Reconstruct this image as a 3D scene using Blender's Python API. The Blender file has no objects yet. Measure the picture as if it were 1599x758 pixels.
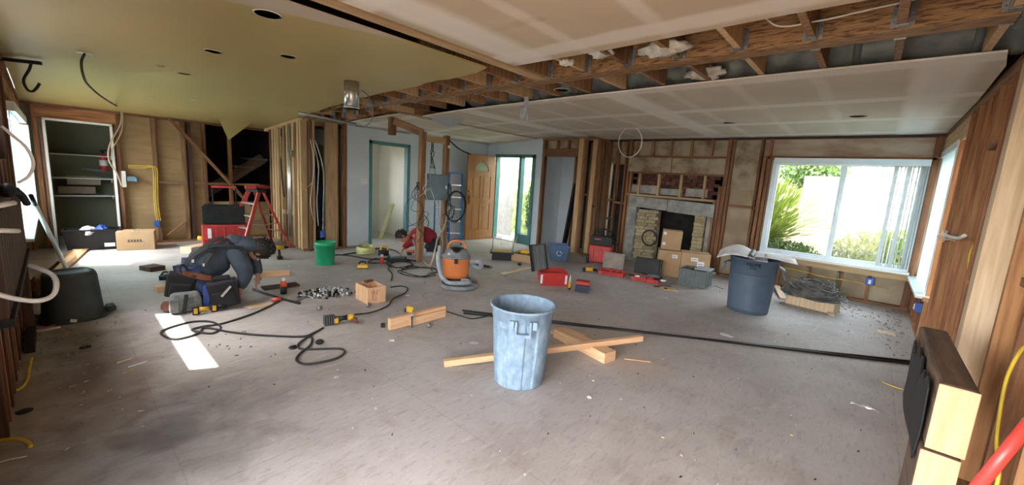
import bpy, bmesh, math, random
from math import pi, sin, cos, radians
from mathutils import Vector, Matrix, Euler
random.seed(7)
S = bpy.context.scene
COL = S.collection

# ---------------------------------------------------------------- camera
YAW, PIT, ROL, FPX, EYE = radians(41.414), radians(8.896), radians(3.625), 633.95, 1.5
fw = Vector((-sin(YAW)*cos(PIT), cos(YAW)*cos(PIT), -sin(PIT)))
rt0 = Vector((cos(YAW), sin(YAW), 0)); up0 = rt0.cross(fw)
RT = cos(ROL)*rt0 + sin(ROL)*up0
UP = -sin(ROL)*rt0 + cos(ROL)*up0
cd = bpy.data.cameras.new('camera'); cam = bpy.data.objects.new('camera', cd); COL.objects.link(cam)
cam.matrix_world = Matrix(((RT.x, UP.x, -fw.x, 0), (RT.y, UP.y, -fw.y, 0), (RT.z, UP.z, -fw.z, EYE), (0, 0, 0, 1)))
cd.sensor_fit = 'HORIZONTAL'; cd.sensor_width = 36; cd.lens = 36*FPX/1599; cd.clip_start = .05; cd.clip_end = 200
S.camera = cam

# ---------------------------------------------------------------- world, sun, exposure
W = bpy.data.worlds.new('world'); S.world = W; W.use_nodes = True
wn = W.node_tree; bg = wn.nodes['Background']
sk = wn.nodes.new('ShaderNodeTexSky'); sk.sky_type = 'NISHITA'; sk.sun_disc = False
sk.sun_elevation = radians(58); sk.sun_rotation = radians(200); sk.air_density = 1.0; sk.dust_density = 3.0
hs = wn.nodes.new('ShaderNodeHueSaturation'); hs.inputs['Saturation'].default_value = .22
wn.links.new(sk.outputs[0], hs.inputs['Color']); wn.links.new(hs.outputs[0], bg.inputs[0])
bg.inputs[1].default_value = .66
sd = bpy.data.lights.new('sun', 'SUN'); sd.energy = 3.2; sd.angle = radians(.6); sd.color = (1, .95, .86)
sun = bpy.data.objects.new('sun', sd); COL.objects.link(sun)
sun.rotation_euler = Vector((.25, .54, -1)).to_track_quat('-Z', 'Y').to_euler()
def portal(x, y, z, w, h, d):
    l = bpy.data.lights.new('sky_portal', 'AREA'); l.shape = 'RECTANGLE'; l.size = w; l.size_y = h
    l.cycles.is_portal = True
    o = bpy.data.objects.new('sky_portal', l); COL.objects.link(o); o.location = (x, y, z)
    o.rotation_euler = Vector(d).to_track_quat('-Z', 'Z').to_euler()
portal(-.45, 8.25, 1.3, 1.9, 1.6, (0, -1, 0))
portal(-9.6, 4.5, 1.4, .9, 1.2, (1, 0, 0))
portal(.85, 7.1, 1.3, 1.6, 1.8, (-1, 0, 0))
portal(-8.3, -.5, 1.25, 1.6, 1.5, (0, 1, 0))
portal(-.65, -.5, 1.08, 2.5, 2.2, (0, 1, 0))
vs = S.view_settings
S.display_settings.display_device = 'sRGB'
vs.view_transform = 'Standard'; vs.look = 'None'; vs.gamma = 1; vs.use_curve_mapping = False
vs.exposure = 2.7

# ---------------------------------------------------------------- where things are (photo pixel -> point of the room)
EYEV = Vector((0, 0, EYE))
def ray(x, y): return (x-799.5)/FPX*RT - (y-379)/FPX*UP + fw
def FL(x, y, z=0.0): d = ray(x, y); return EYEV + d*((z-EYE)/d.z)
def PX(x, y, c): d = ray(x, y); return EYEV + d*(c/d.x)
def PY(x, y, c): d = ray(x, y); return EYEV + d*(c/d.y)
def VZ(x, y, p):
    d = ray(x, y); t = (d.x*p[0]+d.y*p[1])/(d.x*d.x+d.y*d.y); return EYE + d.z*t
def RZ(p): return math.atan2(p[1], p[0]) - pi/2
def MP(p): return (Vector((p[0], p[1], 0))-EYEV).dot(fw)/FPX      # metres per photo pixel there
def zc(x): return 2.45-.0737*.5*math.log(1+math.exp((-5.5-x)/.5))        # the ceiling sags to the left

# ---------------------------------------------------------------- materials
MATS = {}
def mat(name, c, rough=.6, metal=0, c2=None, ns=8, stretch=(1, 1, 1), bump=0, rnd=0, spec=.5, detail=4, lo=.35, hi=.65, coat=0):
    if name in MATS: return MATS[name]
    m = bpy.data.materials.new(name); m.use_nodes = True; MATS[name] = m
    nt = m.node_tree; b = nt.nodes['Principled BSDF']
    b.inputs['Roughness'].default_value = rough; b.inputs['Metallic'].default_value = metal
    b.inputs['Specular IOR Level'].default_value = spec; b.inputs['Coat Weight'].default_value = coat
    tc = nt.nodes.new('ShaderNodeTexCoord'); mp = nt.nodes.new('ShaderNodeMapping'); mp.inputs['Scale'].default_value = stretch
    nt.links.new(tc.outputs['Object'], mp.inputs['Vector'])
    nz = nt.nodes.new('ShaderNodeTexNoise'); nz.inputs['Scale'].default_value = ns; nz.inputs['Detail'].default_value = detail
    nt.links.new(mp.outputs[0], nz.inputs['Vector'])
    rp = nt.nodes.new('ShaderNodeValToRGB'); e = rp.color_ramp.elements
    e[0].position = lo; e[1].position = hi
    c2 = c2 or tuple(k*.82 for k in c)
    e[0].color = (*c2, 1); e[1].color = (*c, 1)
    nt.links.new(nz.outputs[0], rp.inputs[0]); out = rp.outputs[0]
    if rnd:
        oi = nt.nodes.new('ShaderNodeObjectInfo'); mr = nt.nodes.new('ShaderNodeMapRange')
        mr.inputs[3].default_value = 1-rnd; mr.inputs[4].default_value = 1+rnd*.6
        nt.links.new(oi.outputs['Random'], mr.inputs[0])
        h = nt.nodes.new('ShaderNodeHueSaturation'); nt.links.new(mr.outputs[0], h.inputs['Value']); nt.links.new(out, h.inputs['Color']); out = h.outputs[0]
        ad = nt.nodes.new('ShaderNodeVectorMath'); ad.operation = 'ADD'
        nt.links.new(tc.outputs['Object'], ad.inputs[0]); sc = nt.nodes.new('ShaderNodeMath'); sc.operation = 'MULTIPLY'; sc.inputs[1].default_value = 37
        nt.links.new(oi.outputs['Random'], sc.inputs[0]); nt.links.new(sc.outputs[0], ad.inputs[1]); nt.links.new(ad.outputs[0], mp.inputs['Vector'])
    nt.links.new(out, b.inputs['Base Color'])
    if bump:
        bp = nt.nodes.new('ShaderNodeBump'); bp.inputs['Strength'].default_value = bump; bp.inputs['Distance'].default_value = .01
        nt.links.new(nz.outputs[0], bp.inputs['Height']); nt.links.new(bp.outputs[0], b.inputs['Normal'])
    return m
WS = (14, 14, .9)
w_red = mat('redwood', (.34, .15, .06), .7, c2=(.16, .06, .025), ns=3, stretch=WS, bump=.3, rnd=.35, detail=6)
w_old = mat('old_fir', (.34, .185, .085), .7, c2=(.18, .085, .035), ns=3, stretch=WS, bump=.3, rnd=.3, detail=6)
w_new = mat('new_pine', (.62, .43, .24), .65, c2=(.46, .29, .14), ns=3, stretch=WS, bump=.2, rnd=.22, detail=6)
w_pale = mat('pale_pine', (.72, .56, .38), .65, c2=(.58, .42, .26), ns=3, stretch=WS, bump=.2, rnd=.1)
w_cut = mat('cut_pine', (.72, .46, .27), .7, c2=(.60, .36, .19), ns=4, stretch=WS, bump=.1)
w_dark = mat('dark_wood', (.085, .042, .024), .75, c2=(.035, .018, .011), ns=3, stretch=WS, bump=.4, rnd=.3)
w_grey = mat('weathered_wood', (.32, .29, .26), .85, c2=(.16, .14, .13), ns=3, stretch=WS, bump=.4, rnd=.3)
w_lit = mat('lit_orange_fir', (.50, .25, .10), .7, c2=(.30, .13, .05), ns=3, stretch=WS, bump=.3, rnd=.3, detail=6)  # brighter fir puts the light on stud edges into the colour
ply = mat('plywood', (.56, .30, .11), .6, c2=(.42, .20, .07), ns=2, stretch=(4, .7, 6), bump=.1)
fibre = mat('fibreboard', (.34, .22, .11), .85, c2=(.28, .18, .085), ns=3, stretch=(1, 1, 5), bump=.1)
paper = mat('building_paper', (.42, .34, .23), .6, c2=(.28, .2, .12), ns=3, bump=.5)
void = mat('cavity_shade', (.035, .026, .022), .95, c2=(.012, .01, .009), ns=3)  # near-black colour puts the shade of deep recesses into their backs
blk = mat('black_plastic', (.010, .0105, .012), .5, c2=(.018, .0185, .02), ns=9, spec=.3)
blkm = mat('matte_black', (.012, .012, .014), .8, ns=9)
rubber = mat('rubber', (.03, .03, .028), .8, ns=9)
redp = mat('red_plastic', (.55, .045, .035), .4, c2=(.42, .03, .028), ns=5)
redf = mat('red_fibreglass', (.52, .07, .05), .45, c2=(.42, .05, .04), ns=8)
steel = mat('steel', (.62, .63, .64), .32, 1, c2=(.5, .5, .5))
alu = mat('aluminium', (.78, .79, .82), .35, 1, c2=(.7, .7, .72))
galv = mat('galvanised', (.45, .46, .47), .45, .9, c2=(.3, .31, .32), ns=30)
yel = mat('yellow_plastic', (.72, .42, .03), .45, ns=9)
yelw = mat('yellow_cable', (.74, .52, .06), .5, ns=9)
whc = mat('white_cable', (.74, .72, .68), .5, ns=9)
bluebox = mat('blue_plastic', (.03, .1, .42), .45, ns=9)
green = mat('green_plastic', (.012, .36, .16), .4, c2=(.01, .29, .13), ns=6)
card = mat('cardboard', (.47, .31, .17), .8, c2=(.40, .26, .14), ns=4)
white = mat('white_paint', (.78, .79, .78), .5, c2=(.7, .71, .7), ns=5)
vinyl = mat('white_vinyl', (.74, .82, .86), .4, c2=(.68, .76, .80), ns=5)
teal = mat('teal_paint', (.085, .24, .25), .5, c2=(.07, .2, .21), ns=6)
wallb = mat('pale_wall_paint', (.60, .67, .73), .75, c2=(.54, .61, .67), ns=2.2)
walli = mat('hall_wall_paint', (.66, .66, .58), .75, c2=(.6, .6, .53), ns=2)
sage = mat('sage_wall_paint', (.22, .225, .15), .75, c2=(.19, .195, .13), ns=2)
papw = mat('white_paper', (.8, .8, .82), .7, c2=(.72, .72, .75), ns=12)
concm = mat('cement', (.42, .42, .39), .9, c2=(.24, .25, .24), ns=7, bump=.5, detail=8)
brickm = mat('cream_brick', (.52, .44, .28), .85, c2=(.36, .29, .16), ns=18, bump=.4, rnd=.25)
brickd = mat('red_brown_brick', (.19, .075, .05), .9, c2=(.07, .035, .028), ns=9, bump=.4, rnd=.4)
mortar = mat('mortar', (.24, .2, .13), .95, c2=(.12, .1, .07), ns=12, bump=.4)
soot = mat('soot', (.03, .027, .022), .95, c2=(.012, .011, .01), ns=6, bump=.4)
insul = mat('white_insulation', (.72, .71, .66), .95, c2=(.4, .38, .33), ns=9, bump=.8)
ductm = mat('duct_wrap', (.20, .22, .21), .45, c2=(.10, .115, .11), ns=7, bump=.6)
denim = mat('denim', (.05, .085, .17), .9, c2=(.035, .06, .12), ns=40)
navy = mat('navy_fleece', (.068, .088, .118), .95, c2=(.042, .058, .082), ns=6, bump=.3)
redc = mat('red_cloth', (.30, .018, .03), .9, c2=(.19, .01, .02), ns=6, bump=.3)
skinm = mat('skin', (.42, .22, .14), .55, c2=(.37, .18, .11), ns=6)
hair = mat('black_hair', (.008, .007, .007), .6, c2=(.02, .017, .015), ns=60, bump=.5)
canvas = mat('grey_canvas', (.17, .18, .175), .9, c2=(.11, .12, .12), ns=30)
strapm = mat('black_webbing', (.015, .015, .017), .7, ns=40)
leather = mat('brown_leather', (.15, .05, .025), .6, ns=20)
orange = mat('orange_plastic', (.74, .22, .06), .5, c2=(.62, .19, .06), ns=5)
hosem = mat('hose_grey', (.15, .165, .175), .6, c2=(.24, .25, .26), ns=12)
hosel = mat('hose_pale', (.36, .40, .43), .5, c2=(.28, .31, .34), ns=12)
dusty = mat('dusty_blue_plastic', (.27, .37, .465), .75, c2=(.165, .25, .345), ns=22, stretch=(1, 1, .6), bump=.15, detail=10, lo=.35, hi=.68)
brute = mat('slate_blue_plastic', (.07, .105, .15), .5, c2=(.055, .085, .125), ns=8)
dgreen = mat('dark_green_plastic', (.03, .045, .045), .55, c2=(.02, .03, .034), ns=6)
pipeblk = mat('black_pipe', (.012, .012, .013), .35, ns=9)
panelm = mat('panel_grey_blue', (.16, .22, .26), .5, .2, ns=6)
recb = mat('recycling_blue', (.10, .19, .33), .5, ns=8)
ladb = mat('blue_fibreglass', (.03, .16, .42), .45, ns=8)
greyp = mat('grey_plastic', (.13, .15, .15), .6, ns=8)
lidg = mat('dusty_lid', (.30, .26, .23), .8, c2=(.2, .17, .15), ns=7)
oak = mat('varnished_oak', (.42, .19, .055), .35, c2=(.31, .13, .035), ns=3, stretch=(12, 12, .8), coat=.3)
gl = bpy.data.materials.new('window_glass'); gl.use_nodes = True
nt = gl.node_tree; nt.nodes.remove(nt.nodes['Principled BSDF'])
t_ = nt.nodes.new('ShaderNodeBsdfTransparent'); t_.inputs[0].default_value = (.95, .97, .97, 1)
g_ = nt.nodes.new('ShaderNodeBsdfGlossy'); g_.inputs['Roughness'].default_value = .02
mx = nt.nodes.new('ShaderNodeMixShader'); mx.inputs[0].default_value = .06
nt.links.new(t_.outputs[0], mx.inputs[1]); nt.links.new(g_.outputs[0], mx.inputs[2]); nt.links.new(mx.outputs[0], nt.nodes['Material Output'].inputs[0])
def translucent(name, c, tr):
    m = bpy.data.materials.new(name); m.use_nodes = True; nt = m.node_tree; b = nt.nodes['Principled BSDF']
    b.inputs['Base Color'].default_value = (*c, 1); b.inputs['Roughness'].default_value = .6
    t = nt.nodes.new('ShaderNodeBsdfTranslucent'); t.inputs[0].default_value = (*c, 1)
    x = nt.nodes.new('ShaderNodeMixShader'); x.inputs[0].default_value = tr
    nt.links.new(b.outputs[0], x.inputs[1]); nt.links.new(t.outputs[0], x.inputs[2]); nt.links.new(x.outputs[0], nt.nodes['Material Output'].inputs[0])
    return m
shade = translucent('window_shade', (.74, .87, .9), .6)
vane = translucent('blind_vane', (.70, .73, .73), .35)
leaf1 = translucent('leaf_yellow_green', (.20, .26, .045), .3)
leaf2 = translucent('leaf_green', (.07, .13, .028), .3)
plast = translucent('clear_sheeting', (.62, .66, .70), .4)
frost = translucent('frosted_glass', (.62, .70, .48), .6)

class N:   # small node helper
    def __init__(s, m): s.nt = m.node_tree
    def __call__(s, t, **k):
        n = s.nt.nodes.new(t)
        for a, v in k.items():
            if a[0] == 'i' and a[1:].isdigit(): s.put(n.inputs[int(a[1:])], v)
            else: setattr(n, a, v)
        return n
    def put(s, i, v):
        if isinstance(v, bpy.types.NodeSocket): s.nt.links.new(v, i)
        else: i.default_value = v
def ramp(n, fac, *st):
    r = n('ShaderNodeValToRGB', i0=fac); cr = r.color_ramp
    while len(cr.elements) < len(st): cr.elements.new(.5)
    for e, (p, c) in zip(cr.elements, st): e.position = p; e.color = (*c, 1) if len(c) == 3 else c
    return r.outputs[0]
def grey(v): return (v, v, v)
def mixc(n, f, a, b):
    x = n('ShaderNodeMix', data_type='RGBA'); n.put(x.inputs[0], f)
    for i, v in ((6, a), (7, b)):
        n.put(x.inputs[i], v if isinstance(v, bpy.types.NodeSocket) else (*v, 1))
    return x.outputs[2]
def noise(n, v, sc, det=5, dist=0):
    return n('ShaderNodeTexNoise', i0=v, i2=sc, i3=det, i8=dist).outputs[0]
def mapped(n, v, scale, loc=(0, 0, 0)):
    return n('ShaderNodeMapping', i0=v, i3=scale, i1=loc).outputs[0]
def mth(n, op, a, b=0.0): 
    return n('ShaderNodeMath', operation=op, i0=a, i1=b).outputs[0]
# worn slab / subfloor
floor_m = bpy.data.materials.new('worn_floor'); floor_m.use_nodes = True; n = N(floor_m); b = floor_m.node_tree.nodes['Principled BSDF']
oc = n('ShaderNodeTexCoord').outputs['Object']
a = ramp(n, noise(n, oc, .9, 7, .4), (.3, (.33, .295, .28)), (.5, (.42, .39, .375)), (.72, (.50, .475, .46)))
a = mixc(n, ramp(n, noise(n, mapped(n, oc, (1, 1, 1), (4, 9, 0)), 3.2, 8, .8), (.5, grey(0)), (.72, grey(.3))), a, (.24, .19, .165))
rotv = n('ShaderNodeMapping', i0=oc, i2=(0, 0, .9), i3=(9, 2.2, 1)).outputs[0]
a = mixc(n, ramp(n, noise(n, rotv, 5, 8, .8), (.54, grey(0)), (.68, grey(.3))), a, (.19, .155, .14))
a = mixc(n, ramp(n, noise(n, rotv, 2.1, 8, .5), (.56, grey(0)), (.70, grey(.38))), a, (.52, .50, .48))
a = mixc(n, ramp(n, noise(n, oc, 60, 3), (.62, grey(0)), (.70, grey(.35))), a, (.14, .11, .10))
a = mixc(n, ramp(n, noise(n, mapped(n, oc, (1, 1, 1), (2, 3, 0)), 2.3, 9, .2), (.60, grey(0)), (.70, grey(.45))), a, (.50, .48, .46))
a = mixc(n, ramp(n, noise(n, mapped(n, oc, (1, 1, 1), (5, 3, 0)), 9, 3), (.73, grey(0)), (.75, grey(.85))), a, (.66, .65, .64))
# dark stain round (-2.9, .3) and reddish spill near the left wall
def blob(cx, cy, r, sx=1, sy=1):
    v = n('ShaderNodeVectorMath', operation='SUBTRACT', i0=oc, i1=(cx, cy, 0)).outputs[0]
    v = mapped(n, v, (sx, sy, 0)); l = n('ShaderNodeVectorMath', operation='LENGTH', i0=v).outputs['Value']
    l = mth(n, 'ADD', l, mth(n, 'MULTIPLY', mth(n, 'SUBTRACT', noise(n, oc, 5, 6, .5), .5), r*1.3))
    return ramp(n, l, (0, grey(1)), (r, grey(0)))
a = mixc(n, mth(n, 'MULTIPLY', blob(-2.7, .25, .75), .8), a, (.085, .08, .08))
a = mixc(n, mth(n, 'MULTIPLY', blob(-3.7, .05, .9, .8, 2), .7), a, (.17, .075, .045))
a = mixc(n, mth(n, 'MULTIPLY', blob(-4.6, .1, 1.6, .8, 2), .45), a, (.14, .11, .09))
a = mixc(n, mth(n, 'MULTIPLY', blob(-1.9, 3.5, .8), .35), a, (.50, .36, .25))
a = mixc(n, mth(n, 'MULTIPLY', blob(-4.2, 2.1, .8, 1, 1), .35), a, (.17, .15, .14))
a = mixc(n, mth(n, 'MULTIPLY', blob(-1.35, 3.2, .35), .4), a, (.55, .38, .26))
# sheet seams
sx = n('ShaderNodeSeparateXYZ', i0=oc)
def seam(o, per, off, w):
    f = mth(n, 'ABSOLUTE', mth(n, 'SUBTRACT', mth(n, 'MODULO', mth(n, 'ADD', o, off+per*20), per), per/2))
    return mth(n, 'LESS_THAN', f, w)
s1 = mth(n, 'MULTIPLY', mth(n, 'MAXIMUM', seam(sx.outputs[0], 2.44, .9, .004), seam(sx.outputs[1], 1.22, .3, .004)), .16)
a = mixc(n, s1, a, (.12, .10, .09))
n.put(b.inputs['Base Color'], a); b.inputs['Roughness'].default_value = .62; b.inputs['Specular IOR Level'].default_value = .35
bp = n('ShaderNodeBump'); bp.inputs['Strength'].default_value = .25; bp.inputs['Distance'].default_value = .006
n.put(bp.inputs['Height'], noise(n, rotv, 7, 9, .6)); n.put(b.inputs['Normal'], bp.outputs[0])
# bare drywall with taped joints
def drywall(name, oy, base=(.56, .455, .33)):
    m = bpy.data.materials.new(name); m.use_nodes = True; n = N(m); b = m.node_tree.nodes['Principled BSDF']
    oc = n('ShaderNodeTexCoord').outputs['Object']; sx = n('ShaderNodeSeparateXYZ', i0=oc)
    nn = noise(n, oc, 1.6, 5, .3)
    c = ramp(n, nn, (.3, tuple(k*.86 for k in base)), (.7, base))
    def band(o, per, off, w, soft, k):
        f = mth(n, 'ABSOLUTE', mth(n, 'SUBTRACT', mth(n, 'MODULO', mth(n, 'ADD', o, off+per*20), per), per/2))
        f = mth(n, 'ADD', f, mth(n, 'MULTIPLY', mth(n, 'SUBTRACT', noise(n, oc, 4, 3), .5), .05))
        return mth(n, 'MULTIPLY', ramp(n, f, (w, grey(1)), (w+soft, grey(0))), k)
    gate = ramp(n, noise(n, mapped(n, oc, (1, 1, 1), (3, 0, 0)), 1.1, 3), (.35, grey(.35)), (.6, grey(1)))
    c = mixc(n, band(sx.outputs[1], 1.22, oy, .07, .05, .75), c, (.76, .71, .64))
    c = mixc(n, mth(n, 'MULTIPLY', band(sx.outputs[0], .61, .2, .03, .04, .6), gate), c, (.74, .68, .61))
    c = mixc(n, band(sx.outputs[0], 2.44, 1.0, .11, .1, .8), c, (.78, .73, .67))
    c = mixc(n, ramp(n, noise(n, mapped(n, oc, (1, 1, 1), (8, 2, 0)), 2.2, 7), (.68, grey(0)), (.8, grey(.5))), c, (.30, .19, .10))
    n.put(b.inputs['Base Color'], c); b.inputs['Roughness'].default_value = .85
    return m
dry1 = drywall('bare_drywall', .55); dry2 = drywall('bare_drywall_low', .25, (.60, .52, .415))
# yellow ceiling paint, bare primer near the seam
yc = bpy.data.materials.new('yellow_ceiling_paint'); yc.use_nodes = True; n = N(yc); b = yc.node_tree.nodes['Principled BSDF']
oc = n('ShaderNodeTexCoord').outputs['Object']; sx = n('ShaderNodeSeparateXYZ', i0=oc)
c = ramp(n, noise(n, mapped(n, oc, (.5, 1, 1)), .8, 3), (.3, (.40, .315, .125)), (.7, (.48, .385, .165)))
e_ = mth(n, 'SUBTRACT', mth(n, 'MULTIPLY', mth(n, 'ADD', sx.outputs[0], 3.0), 1.0), mth(n, 'MULTIPLY', mth(n, 'SUBTRACT', sx.outputs[1], 1.1), .33))
e_ = mth(n, 'ADD', e_, mth(n, 'MULTIPLY', mth(n, 'SUBTRACT', noise(n, oc, 3, 3), .5), .08))
c = mixc(n, ramp(n, e_, (.0, grey(0)), (.035, grey(.9))), c, (.52, .45, .38))
n.put(b.inputs['Base Color'], c); b.inputs['Roughness'].default_value = .42
# strand lumber of the beam
strand = bpy.data.materials.new('strand_lumber'); strand.use_nodes = True; n = N(strand); b = strand.node_tree.nodes['Principled BSDF']
oc = n('ShaderNodeTexCoord').outputs['Object']
v = mapped(n, oc, (2.4, 17, 17)); c = ramp(n, noise(n, v, 4.6, 8, .5), (.41, (.11, .056, .025)), (.47, (.27, .145, .062)), (.7, (.38, .215, .10)))
n.put(b.inputs['Base Color'], c); b.inputs['Roughness'].default_value = .7
bp = n('ShaderNodeBump'); bp.inputs['Strength'].default_value = .4; bp.inputs['Distance'].default_value = .01; n.put(bp.inputs['Height'], noise(n, v, 2.2, 6, .7)); n.put(b.inputs['Normal'], bp.outputs[0])
# stained plaster above the mantel
stain = mat('stained_plaster', (.40, .33, .23), .85, c2=(.16, .10, .06), ns=4, detail=9, lo=.3, hi=.55, bump=.4)
stain2 = mat('stained_header', (.46, .37, .29), .85, c2=(.30, .18, .11), ns=2.2, stretch=(1, 1, 3), detail=10, lo=.3, hi=.6, bump=.2)
hill_m = mat('dry_hillside', (.19, .145, .095), .95, c2=(.085, .062, .038), ns=3, bump=.6, detail=8)
fence_m = mat('fence_grey', (.115, .11, .11), .9, c2=(.05, .048, .048), ns=3, stretch=WS, rnd=.35)
rockw = mat('pale_stone', (.52, .47, .42), .9, c2=(.36, .29, .24), ns=3, bump=.3)
green_backdrop = mat('outside_green', (.13, .2, .06), .9, c2=(.5, .6, .25), ns=7, detail=6)

# ---------------------------------------------------------------- mesh builder
def rotm(r):
    return (r.to_matrix() if hasattr(r, 'to_matrix') else Euler(r).to_matrix()) if r is not None else Matrix.Identity(3)
class MB:
    def __init__(s): s.v = []; s.f = []; s.sm = []
    def add(s, v, f, sm=False):
        k = len(s.v); s.v += [tuple(p) for p in v]; s.f += [tuple(i+k for i in q) for q in f]; s.sm += [sm]*len(f); return s
    def box(s, c, d, r=None, tx=1, ty=1):
        m = rotm(r); c = Vector(c); hx, hy, hz = d[0]/2, d[1]/2, d[2]/2; v = []
        for z, ax, ay in ((-hz, 1, 1), (hz, tx, ty)):
            for x, y in ((-hx, -hy), (hx, -hy), (hx, hy), (-hx, hy)): v.append(c+m@Vector((x*ax, y*ay, z)))
        return s.add(v, [(3, 2, 1, 0), (4, 5, 6, 7), (0, 1, 5, 4), (1, 2, 6, 5), (2, 3, 7, 6), (3, 0, 4, 7)])
    def bx(s, x0, x1, y0, y1, z0, z1): return s.box(((x0+x1)/2, (y0+y1)/2, (z0+z1)/2), (abs(x1-x0), abs(y1-y0), abs(z1-z0)))
    def bar(s, p0, p1, w, h, up=(0, 0, 1)):
        p0, p1 = Vector(p0), Vector(p1); d = (p1-p0); L = d.length; d.normalize(); u = Vector(up)
        x = d.cross(u)
        if x.length < 1e-3: x = d.cross(Vector((1, 0, 0)))
        x.normalize(); y = x.cross(d)
        m = Matrix((x, y, d)).transposed(); return s.box((p0+p1)/2, (w, h, L), m.to_quaternion())
    def tube(s, pts, r, n=8, cap=True, closed=False):
        pts = [Vector(p) for p in pts]; N_ = len(pts); rr = r if isinstance(r, (list, tuple)) else [r]*N_
        v = []; ref = None
        for i, p in enumerate(pts):
            a = pts[i-1] if (i or closed) else p; c = pts[(i+1) % N_] if (i < N_-1 or closed) else p
            d = (c-a)
            if d.length < 1e-9: d = Vector((0, 0, 1))
            d.normalize()
            if ref is None:
                ref = d.orthogonal()
            ref = ref - d*ref.dot(d)
            if ref.length < 1e-5: ref = d.orthogonal()
            ref.normalize(); q = d.cross(ref)
            for k in range(n):
                t = 2*pi*k/n; v.append(p+(ref*cos(t)+q*sin(t))*rr[i])
        f = []
        for i in range(N_ if closed else N_-1):
            j = (i+1) % N_
            for k in range(n): f.append((i*n+k, i*n+(k+1) % n, j*n+(k+1) % n, j*n+k))
        if cap and not closed: f += [tuple(range(n-1, -1, -1)), tuple((N_-1)*n+k for k in range(n))]
        return s.add(v, f, True)
    def cyl(s, p0, p1, r0, r1=None, n=16): return s.tube([p0, p1], [r0, r0 if r1 is None else r1], n)
    def lathe(s, pr, n=28, c=(0, 0, 0), r=None, sx=1, sy=1):
        m = rotm(r); c = Vector(c); v = []
        for R_, z in pr:
            for k in range(n): t = 2*pi*k/n; v.append(c+m@Vector((R_*cos(t)*sx, R_*sin(t)*sy, z)))
        f = []
        for i in range(len(pr)-1):
            for k in range(n): f.append((i*n+k, i*n+(k+1) % n, (i+1)*n+(k+1) % n, (i+1)*n+k))
        if pr[0][0] > 1e-4: f.append(tuple(range(n-1, -1, -1)))
        if pr[-1][0] > 1e-4: f.append(tuple((len(pr)-1)*n+k for k in range(n)))
        return s.add(v, f, True)
    def ell(s, c, d, r=None, n=14, m_=9):
        m = rotm(r); c = Vector(c); v = []; f = []
        for i in range(m_+1):
            a = pi*i/m_
            for k in range(n):
                t = 2*pi*k/n; v.append(c+m@Vector((d[0]*sin(a)*cos(t), d[1]*sin(a)*sin(t), d[2]*cos(a))))
        for i in range(m_):
            for k in range(n): f.append((i*n+k, (i+1)*n+k, (i+1)*n+(k+1) % n, i*n+(k+1) % n))
        return s.add(v, f, True)
    def prism(s, pts, h):       # pts: 3d outline, h: extrusion vector
        pts = [Vector(p) for p in pts]; h = Vector(h); k = len(pts)
        return s.add(pts+[p+h for p in pts], [tuple(range(k-1, -1, -1)), tuple(range(k, 2*k))]+[(i, (i+1) % k, k+(i+1) % k, k+i) for i in range(k)])
    def tray(s, c, d, t=.01, r=None, tx=1, ty=1):   # open box, c = centre of base
        m = rotm(r); c = Vector(c); w, l, h = d
        def ring(sx, sy, z): return [c+m@Vector((x*sx/2, y*sy/2, z)) for x, y in ((-1, -1), (1, -1), (1, 1), (-1, 1))]
        v = ring(w, l, 0)+ring(w*tx, l*ty, h)+ring(w*tx-2*t, l*ty-2*t, h)+ring(w-2*t, l-2*t, t)
        f = [(3, 2, 1, 0), (12, 13, 14, 15)]
        for a in (0, 4, 8):
            for i in range(4): f.append((a+i, a+(i+1) % 4, a+4+(i+1) % 4, a+4+i))
        return s.add(v, f)
    def obj(s, name, m, parent=None, bev=0, loc=None):
        me = bpy.data.meshes.new(name); me.from_pydata([(p[0], p[1], p[2]) for p in s.v], [], s.f)
        me.polygons.foreach_set('use_smooth', s.sm); me.materials.append(m)
        bm = bmesh.new(); bm.from_mesh(me); bmesh.ops.recalc_face_normals(bm, faces=bm.faces); bm.to_mesh(me); bm.free()
        o = bpy.data.objects.new(name, me); COL.objects.link(o)
        if parent is not None: o.parent = parent
        if loc is not None: o.location = loc
        if bev:
            b = o.modifiers.new('bevel', 'BEVEL'); b.width = bev; b.segments = 2; b.limit_method = 'ANGLE'
        return o
def smooth_curve(pts, k=6):
    P = [Vector(p) for p in pts]; out = []
    for i in range(len(P)-1):
        a, b, c, d = P[max(i-1, 0)], P[i], P[i+1], P[min(i+2, len(P)-1)]
        for j in range(k):
            t = j/k; out.append(.5*((2*b)+(c-a)*t+(2*a-5*b+4*c-d)*t*t+(3*b-a-3*c+d)*t**3))
    return out+[P[-1]]
def tag(o, label, cat, group=None):
    o['label'] = label; o['category'] = cat
    if group: o['group'] = group
    return o
def thing(name, label, cat, loc=(0, 0, 0), rz=0, group=None):
    o = bpy.data.objects.new(name, None); COL.objects.link(o); o.location = loc; o.rotation_euler = (0, 0, rz); o.empty_display_size = .1
    return tag(o, label, cat, group)
def struct(o): o['kind'] = 'structure'; return o
def stuff(o): o['kind'] = 'stuff'; return o
def board(name, m, parent, p0, p1, w, h, up=(0, 0, 1), bev=0):
    """a board as its own object, length along local Z"""
    p0, p1 = Vector(p0), Vector(p1); d = p1-p0; L = d.length; d.normalize(); u = Vector(up)
    x = d.cross(u)
    if x.length < 1e-3: x = Vector((1, 0, 0)).cross(d) if abs(d.z) < .9 else Vector((1, 0, 0))
    x.normalize(); y = d.cross(x)
    o = MB().box((0, 0, L/2), (w, h, L)).obj(name, m, parent, bev)
    o.matrix_local = Matrix(((x.x, y.x, d.x, p0.x), (x.y, y.y, d.y, p0.y), (x.z, y.z, d.z, p0.z), (0, 0, 0, 1)))
    return o
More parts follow.
